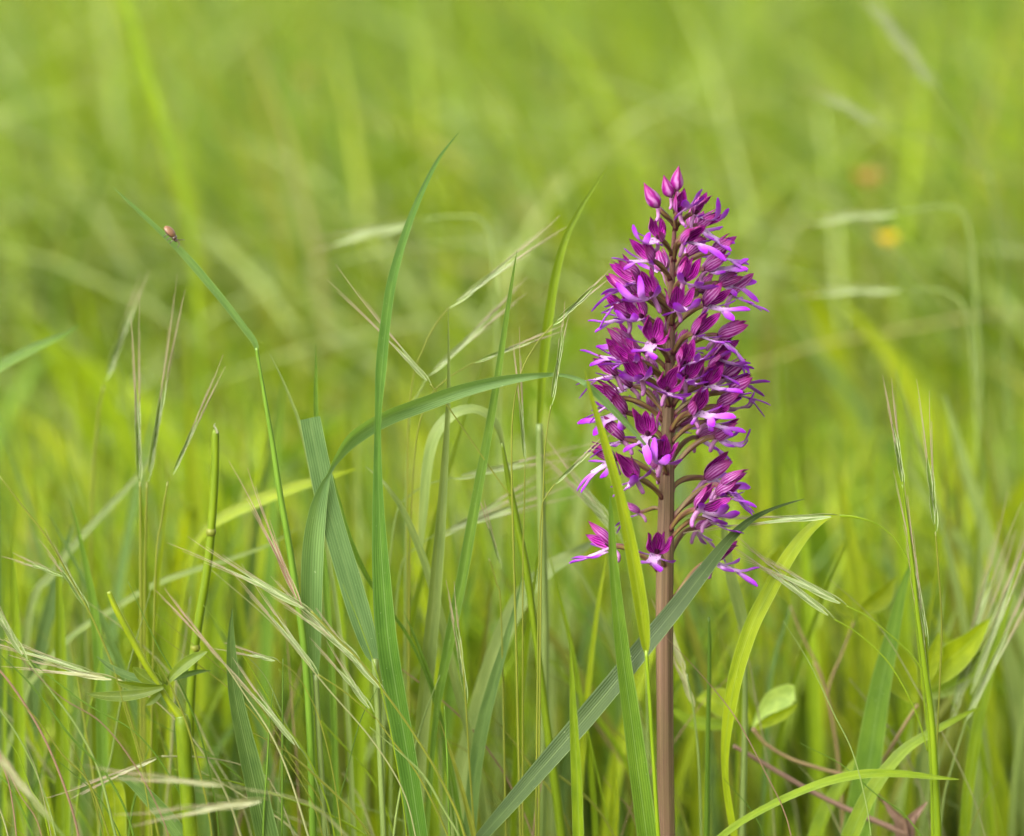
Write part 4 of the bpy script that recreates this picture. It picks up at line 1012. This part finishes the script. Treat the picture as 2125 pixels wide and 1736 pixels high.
def ovary(throat, att_z, direction, rad=1.25):
    c, r = stem_at(att_z)
    h = throat-c; h[2] = 0
    hu = h/max(np.linalg.norm(h), 1e-6)
    a = c + hu*r*0.75
    d = np.linalg.norm(throat-a)
    p1 = a + hu*d*0.25 + np.array([0, 0, d*0.30]); p2 = throat - direction*d*0.30
    t = np.linspace(0, 1, 14)[:, None]
    P = (1-t)**3*a + 3*(1-t)**2*t*p1 + 3*(1-t)*t*t*p2 + t**3*throat
    W = rad*MM*np.interp(t[:, 0], [0, 0.12, 0.5, 0.85, 1], [1.0, 0.82, 1.12, 1.0, 0.85])
    b = MB(); tube(b, P-throat, W, 12, 0, True, 0.10, 3)
    return b.mesh('ovary', [OVARY]), a, hu
def R_at(yfull):
    return np.interp(yfull, [700, 800, 1000, 1300, 1600, 2000, 2300], [6, 8, 11, 14, 16.5, 18, 18.5])*MM
SX = lambda y: np.interp(y, [r[1] for r in STEM_ROWS][::-1], [r[0] for r in STEM_ROWS][::-1])
def place(zm, u, v, front, extra=0.0):
    x, y = ZM[zm](u, v)
    _, s = pix(x, y)
    dx = (x-SX(y))*s; R = max(R_at(y*1.92753)+extra, abs(dx)*1.01)
    depth = math.sqrt(max(R*R-dx*dx, 0))
    p, _ = pix(x, y, -depth if front else depth)
    return p, y
def flower(zm, u, v, yaw, pitch=0, lip=None, hood=None, drop=7.0, scale=1.0, roll=None, lip_on=True, extra=0.0):
    yr = math.radians(yaw)
    T, y = place(zm, u, v, math.sin(yr) >= 0, extra*MM)
    pitch = pitch - 12*max(0, math.cos(2*yr))
    M = frame_of(yr, math.radians(pitch), math.radians(roll if roll is not None else random.uniform(-22, 22)))
    d = np.array(M.to_3x3() @ Vector((1, 0, 0.15)))
    att = T[2]-drop*MM
    me, a, hu = ovary(T, att, d, 1.0*scale)
    fo = link('flower', me, orchid); fo.location = Vector(T-OO)
    sc = scale*random.uniform(0.84, 0.97)
    h = HOODS[{0: (0, 3, 5), 1: (1, 4, 8), 2: (2, 7, 5), 3: (3, 6, 0)}[hood if hood is not None else 0][random.randrange(3)]]
    def sub(name, mesh, jitter=0.06, k=1.0):
        J = Matrix.Rotation(random.gauss(0, jitter), 4, 'X') @ Matrix.Rotation(random.gauss(0, jitter), 4, 'Y') @ Matrix.Rotation(random.gauss(0, jitter), 4, 'Z')
        return link(name, mesh, fo, None, M @ J @ Matrix.Scale(sc*k, 4))
    sub('sepal', h['dorsal'], 0.09); sub('sepal', h['left'], 0.11, random.uniform(0.94, 1.08)); sub('sepal', h['right'], 0.11, random.uniform(0.94, 1.08))
    sub('petal', h['pl']); sub('petal', h['pr'])
    if lip_on: sub('lip', LIPS[(lip if lip is not None else 0) + 8*random.randrange(3)], 0.16, random.uniform(1.30, 1.58))
    sub('spur', random.choice(SPURS), 0.12)
    sub('shaded_column', THROAT_ME, 0.02)
    yb = math.atan2(-hu[1], hu[0])
    B = Matrix.Translation(Vector(a-T)) @ frame_of(yb, 0, 0) @ Matrix.Translation((-1.2*MM, 0, -0.5*MM)) @ Matrix.Scale(max(0.6, scale*0.9), 4)
    link('bract', BRACT_ME, fo, None, B)
    return fo
def bud(zm, u, v, tu, tv, yaw, drop, scale=1.0):
    T, y = place(zm, u, v, math.sin(math.radians(yaw)) >= 0)
    x2, y2 = ZM[zm](tu, tv)
    tip, _ = pix(x2, y2, T[1]-0.002*math.sin(math.radians(yaw)))
    d = unit((tip-T)[None])[0]; ln = np.linalg.norm(tip-T)
    me, a, hu = ovary(T, T[2]-drop*MM, d, 0.95)
    fo = link('flower', me, orchid); fo.location = Vector(T-OO)
    X = Vector(d); Y = Vector((0, -1, 0)).cross(X).normalized(); Z = X.cross(Y)
    M = Matrix((X, Y, Z)).transposed().to_4x4()
    k = ln/(12.6*MM)
    link('bud', bud_mesh(1), fo, None, M @ Matrix.Scale(k, 4))
    S2 = frame_of(math.radians(yaw), math.radians(25), 0)
    link('spur', SPURS[0], fo, None, S2 @ Matrix.Scale(0.75*scale, 4))
# unopened buds at the top
bud(1, 860, 540, 703, 280, 160, 7.0)
bud(1, 985, 435, 905, 200, 120, 6.5, 0.8)
bud(1, 1040, 372, 1062, 105, 60, 5.0, 0.8)
# opened flowers: (zoom, u, v of the throat, yaw: 0 right, 90 to the camera, 180 left, 270 away; pitch)
FL = [
 (1,1060,585,50,28,5,1,7,.85),(1,1215,600,25,10,4,1,6,.85),(1,1265,725,8,-6,0,0,7,.92),(1,1110,880,32,-2,3,1,8,.95),(1,855,850,125,8,2,2,7,.9),
 (1,780,1075,138,6,1,0,8,.95),(1,645,1275,150,4,3,3,9,1),(1,790,1435,100,4,4,2,8,1),(1,1095,1290,62,4,0,0,8,1),(1,1330,1165,6,4,0,3,8,1),
 (1,1150,1020,-40,5,0,1,6,.9),(1,1045,1555,78,2,2,2,8,1),(1,1330,1535,32,8,0,0,9,1),(1,1475,1310,-4,2,3,1,8,.95),(1,1590,1420,-12,2,0,1,8,.95),
 (1,545,1640,160,2,1,0,9,1),(1,690,1655,122,4,2,2,9,1),(1,650,1440,205,5,3,1,8,.95),
 (2,955,385,104,3,6,2,9,1),(2,1340,310,35,5,0,0,9,1),(2,1560,330,0,-4,3,1,9,1),(2,690,545,152,4,0,3,9,1),(2,745,430,200,8,1,1,8,.95),
 (2,855,720,118,4,6,2,9,1.02),(2,1225,595,58,6,5,0,9,1.02),(2,1500,525,16,6,0,1,9,1),(2,1082,835,90,3,6,2,8,1.02),(2,1440,780,64,3,5,0,9,.98),
 (2,1600,725,-6,0,0,1,9,1),(2,760,800,196,-8,3,1,9,1),(2,690,1040,150,6,0,0,10,1.03),(2,1335,1035,46,4,0,2,9,1.05),(2,1555,985,14,4,2,3,9,1),
 (2,905,1245,104,4,3,2,9,1.0),(2,680,1290,172,4,0,0,10,1.05),(2,1540,1270,6,2,2,1,12,1),(2,1370,1275,-25,-12,3,1,8,.9),(2,1040,1475,90,3,4,0,8,1.02),
 (2,595,1475,166,-2,3,1,9,1.05),(2,780,1640,108,2,7,3,10,1.02),(2,1440,1650,-8,-2,3,1,3,1.05),
 (3,1395,560,44,4,7,0,10,1.05),(3,1620,335,12,-8,0,2,13,1.0),(3,850,590,190,-10,3,1,-1,.7),(3,1010,970,90,6,6,0,8,1.0),(3,580,905,174,2,0,0,10,1.08),
 (2,800,560,134,4,1,0,9,.9),(2,620,690,166,2,3,3,9,.95),(2,1480,640,38,2,0,0,9,.9),(2,1655,860,4,0,3,1,9,.95),(2,1250,720,70,3,6,2,8,.9),(2,620,910,162,0,0,3,9,.95),
 (2,1450,1130,28,2,0,0,9,.92),(3,1570,420,26,-4,1,0,9,.9),(3,1490,650,18,-10,0,1,9,.85),(1,1400,1000,12,4,0,0,8,.9),(1,560,1430,168,2,3,1,8,.9),
 (3,1375,750,-14,-14,3,1,9,.92),(3,1545,1055,14,6,1,1,16,1.02),
]
for f in FL:
    zm, u, v, yaw, pitch, lip, hood, drop, sc = f
    flower(zm, u, v, yaw, pitch, lip, hood, drop, sc)
# a few more at the back of the spike
for zm, u, v, yaw in ((1, 1200, 760, -70), (1, 900, 1180, 250), (1, 1250, 1400, -60), (2, 1000, 330, 255), (2, 1200, 450, -65), (2, 980, 690, 245), (2, 1240, 850, -60), (2, 960, 1000, 250), (2, 1190, 1160, -70), (2, 1000, 1560, 250)):
    flower(zm, u, v, yaw, 0, None, 1, 8, 0.9)

# ------------------------------------------------------------------ beetle on the bent leaf
def beetle():
    c, s = pix(349, 489, BEETLE_LEAF_DY-0.003)
    a, _ = pix(398, 548, BEETLE_LEAF_DY-0.003); b0, _ = pix(300, 450, BEETLE_LEAF_DY-0.003)
    t = thing('beetle', 'small tan beetle with dark head walking down the bent blue-green leaf', 'beetle', tuple(c))
    X = Vector(a-b0).normalized()                                   # heading down the leaf
    Zr = Vector((0.75, -0.35, 0.62)); Y = Zr.cross(X).normalized(); Z = X.cross(Y)
    M = Matrix((X, Y, Z)).transposed().to_4x4()
    def ell(name, ctr, rad, mat, cut=None, seg=14, rings=9):
        mb = MB(); th = np.linspace(0, math.pi, rings); ph = np.linspace(0, 2*math.pi, seg+1) if cut is None else np.linspace(cut[0], cut[1], seg+1)
        V = np.stack([np.outer(np.cos(th), np.ones(seg+1))*rad[0], np.outer(np.sin(th), np.cos(ph))*rad[1], np.outer(np.sin(th), np.sin(ph))*rad[2]], -1)
        V = V + np.array(ctr)
        mb.add(V.reshape(-1, 3)*MM*1.4, grid_faces(rings, seg+1), np.stack(np.meshgrid(ph, th), -1).reshape(-1, 2))
        return link(name, mb.mesh(name, [mat]), t, None, M)
    ell('abdomen', (-0.35, 0, 0.9), (1.75, 1.2, 0.75), BEETLE)
    ell('wing_case', (-0.4, 0.03, 1.0), (1.95, 1.42, 1.15), ELYTRA, (0, math.pi/2))
    ell('wing_case', (-0.4, -0.03, 1.0), (1.95, 1.42, 1.15), ELYTRA, (math.pi/2, math.pi))
    ell('thorax', (1.55, 0, 0.85), (0.62, 0.95, 0.72), BEETLE)
    ell('head', (2.25, 0, 0.62), (0.5, 0.6, 0.48), BEETLE)
    def limb(name, pts, r):
        mb = MB(); P = smooth_path(np.array(pts, float), 4)*MM*1.4
        tube(mb, P, np.linspace(r, r*0.6, len(P))*MM*1.6, 5); link(name, mb.mesh(name, [BEETLE]), t, None, M)
    for sg in (1, -1):
        limb('antenna', [(2.5, sg*0.3, 0.8), (3.2, sg*0.9, 1.3), (3.7, sg*1.9, 1.3), (3.9, sg*2.9, 1.0)], 0.11)
        for x in (1.6, 0.5, -0.6):
            limb('leg', [(x, sg*0.6, 0.5), (x+0.2, sg*1.3, 0.7), (x+0.1, sg*1.6, 0.1), (x+0.2, sg*1.7, -0.5)], 0.13)
beetle()
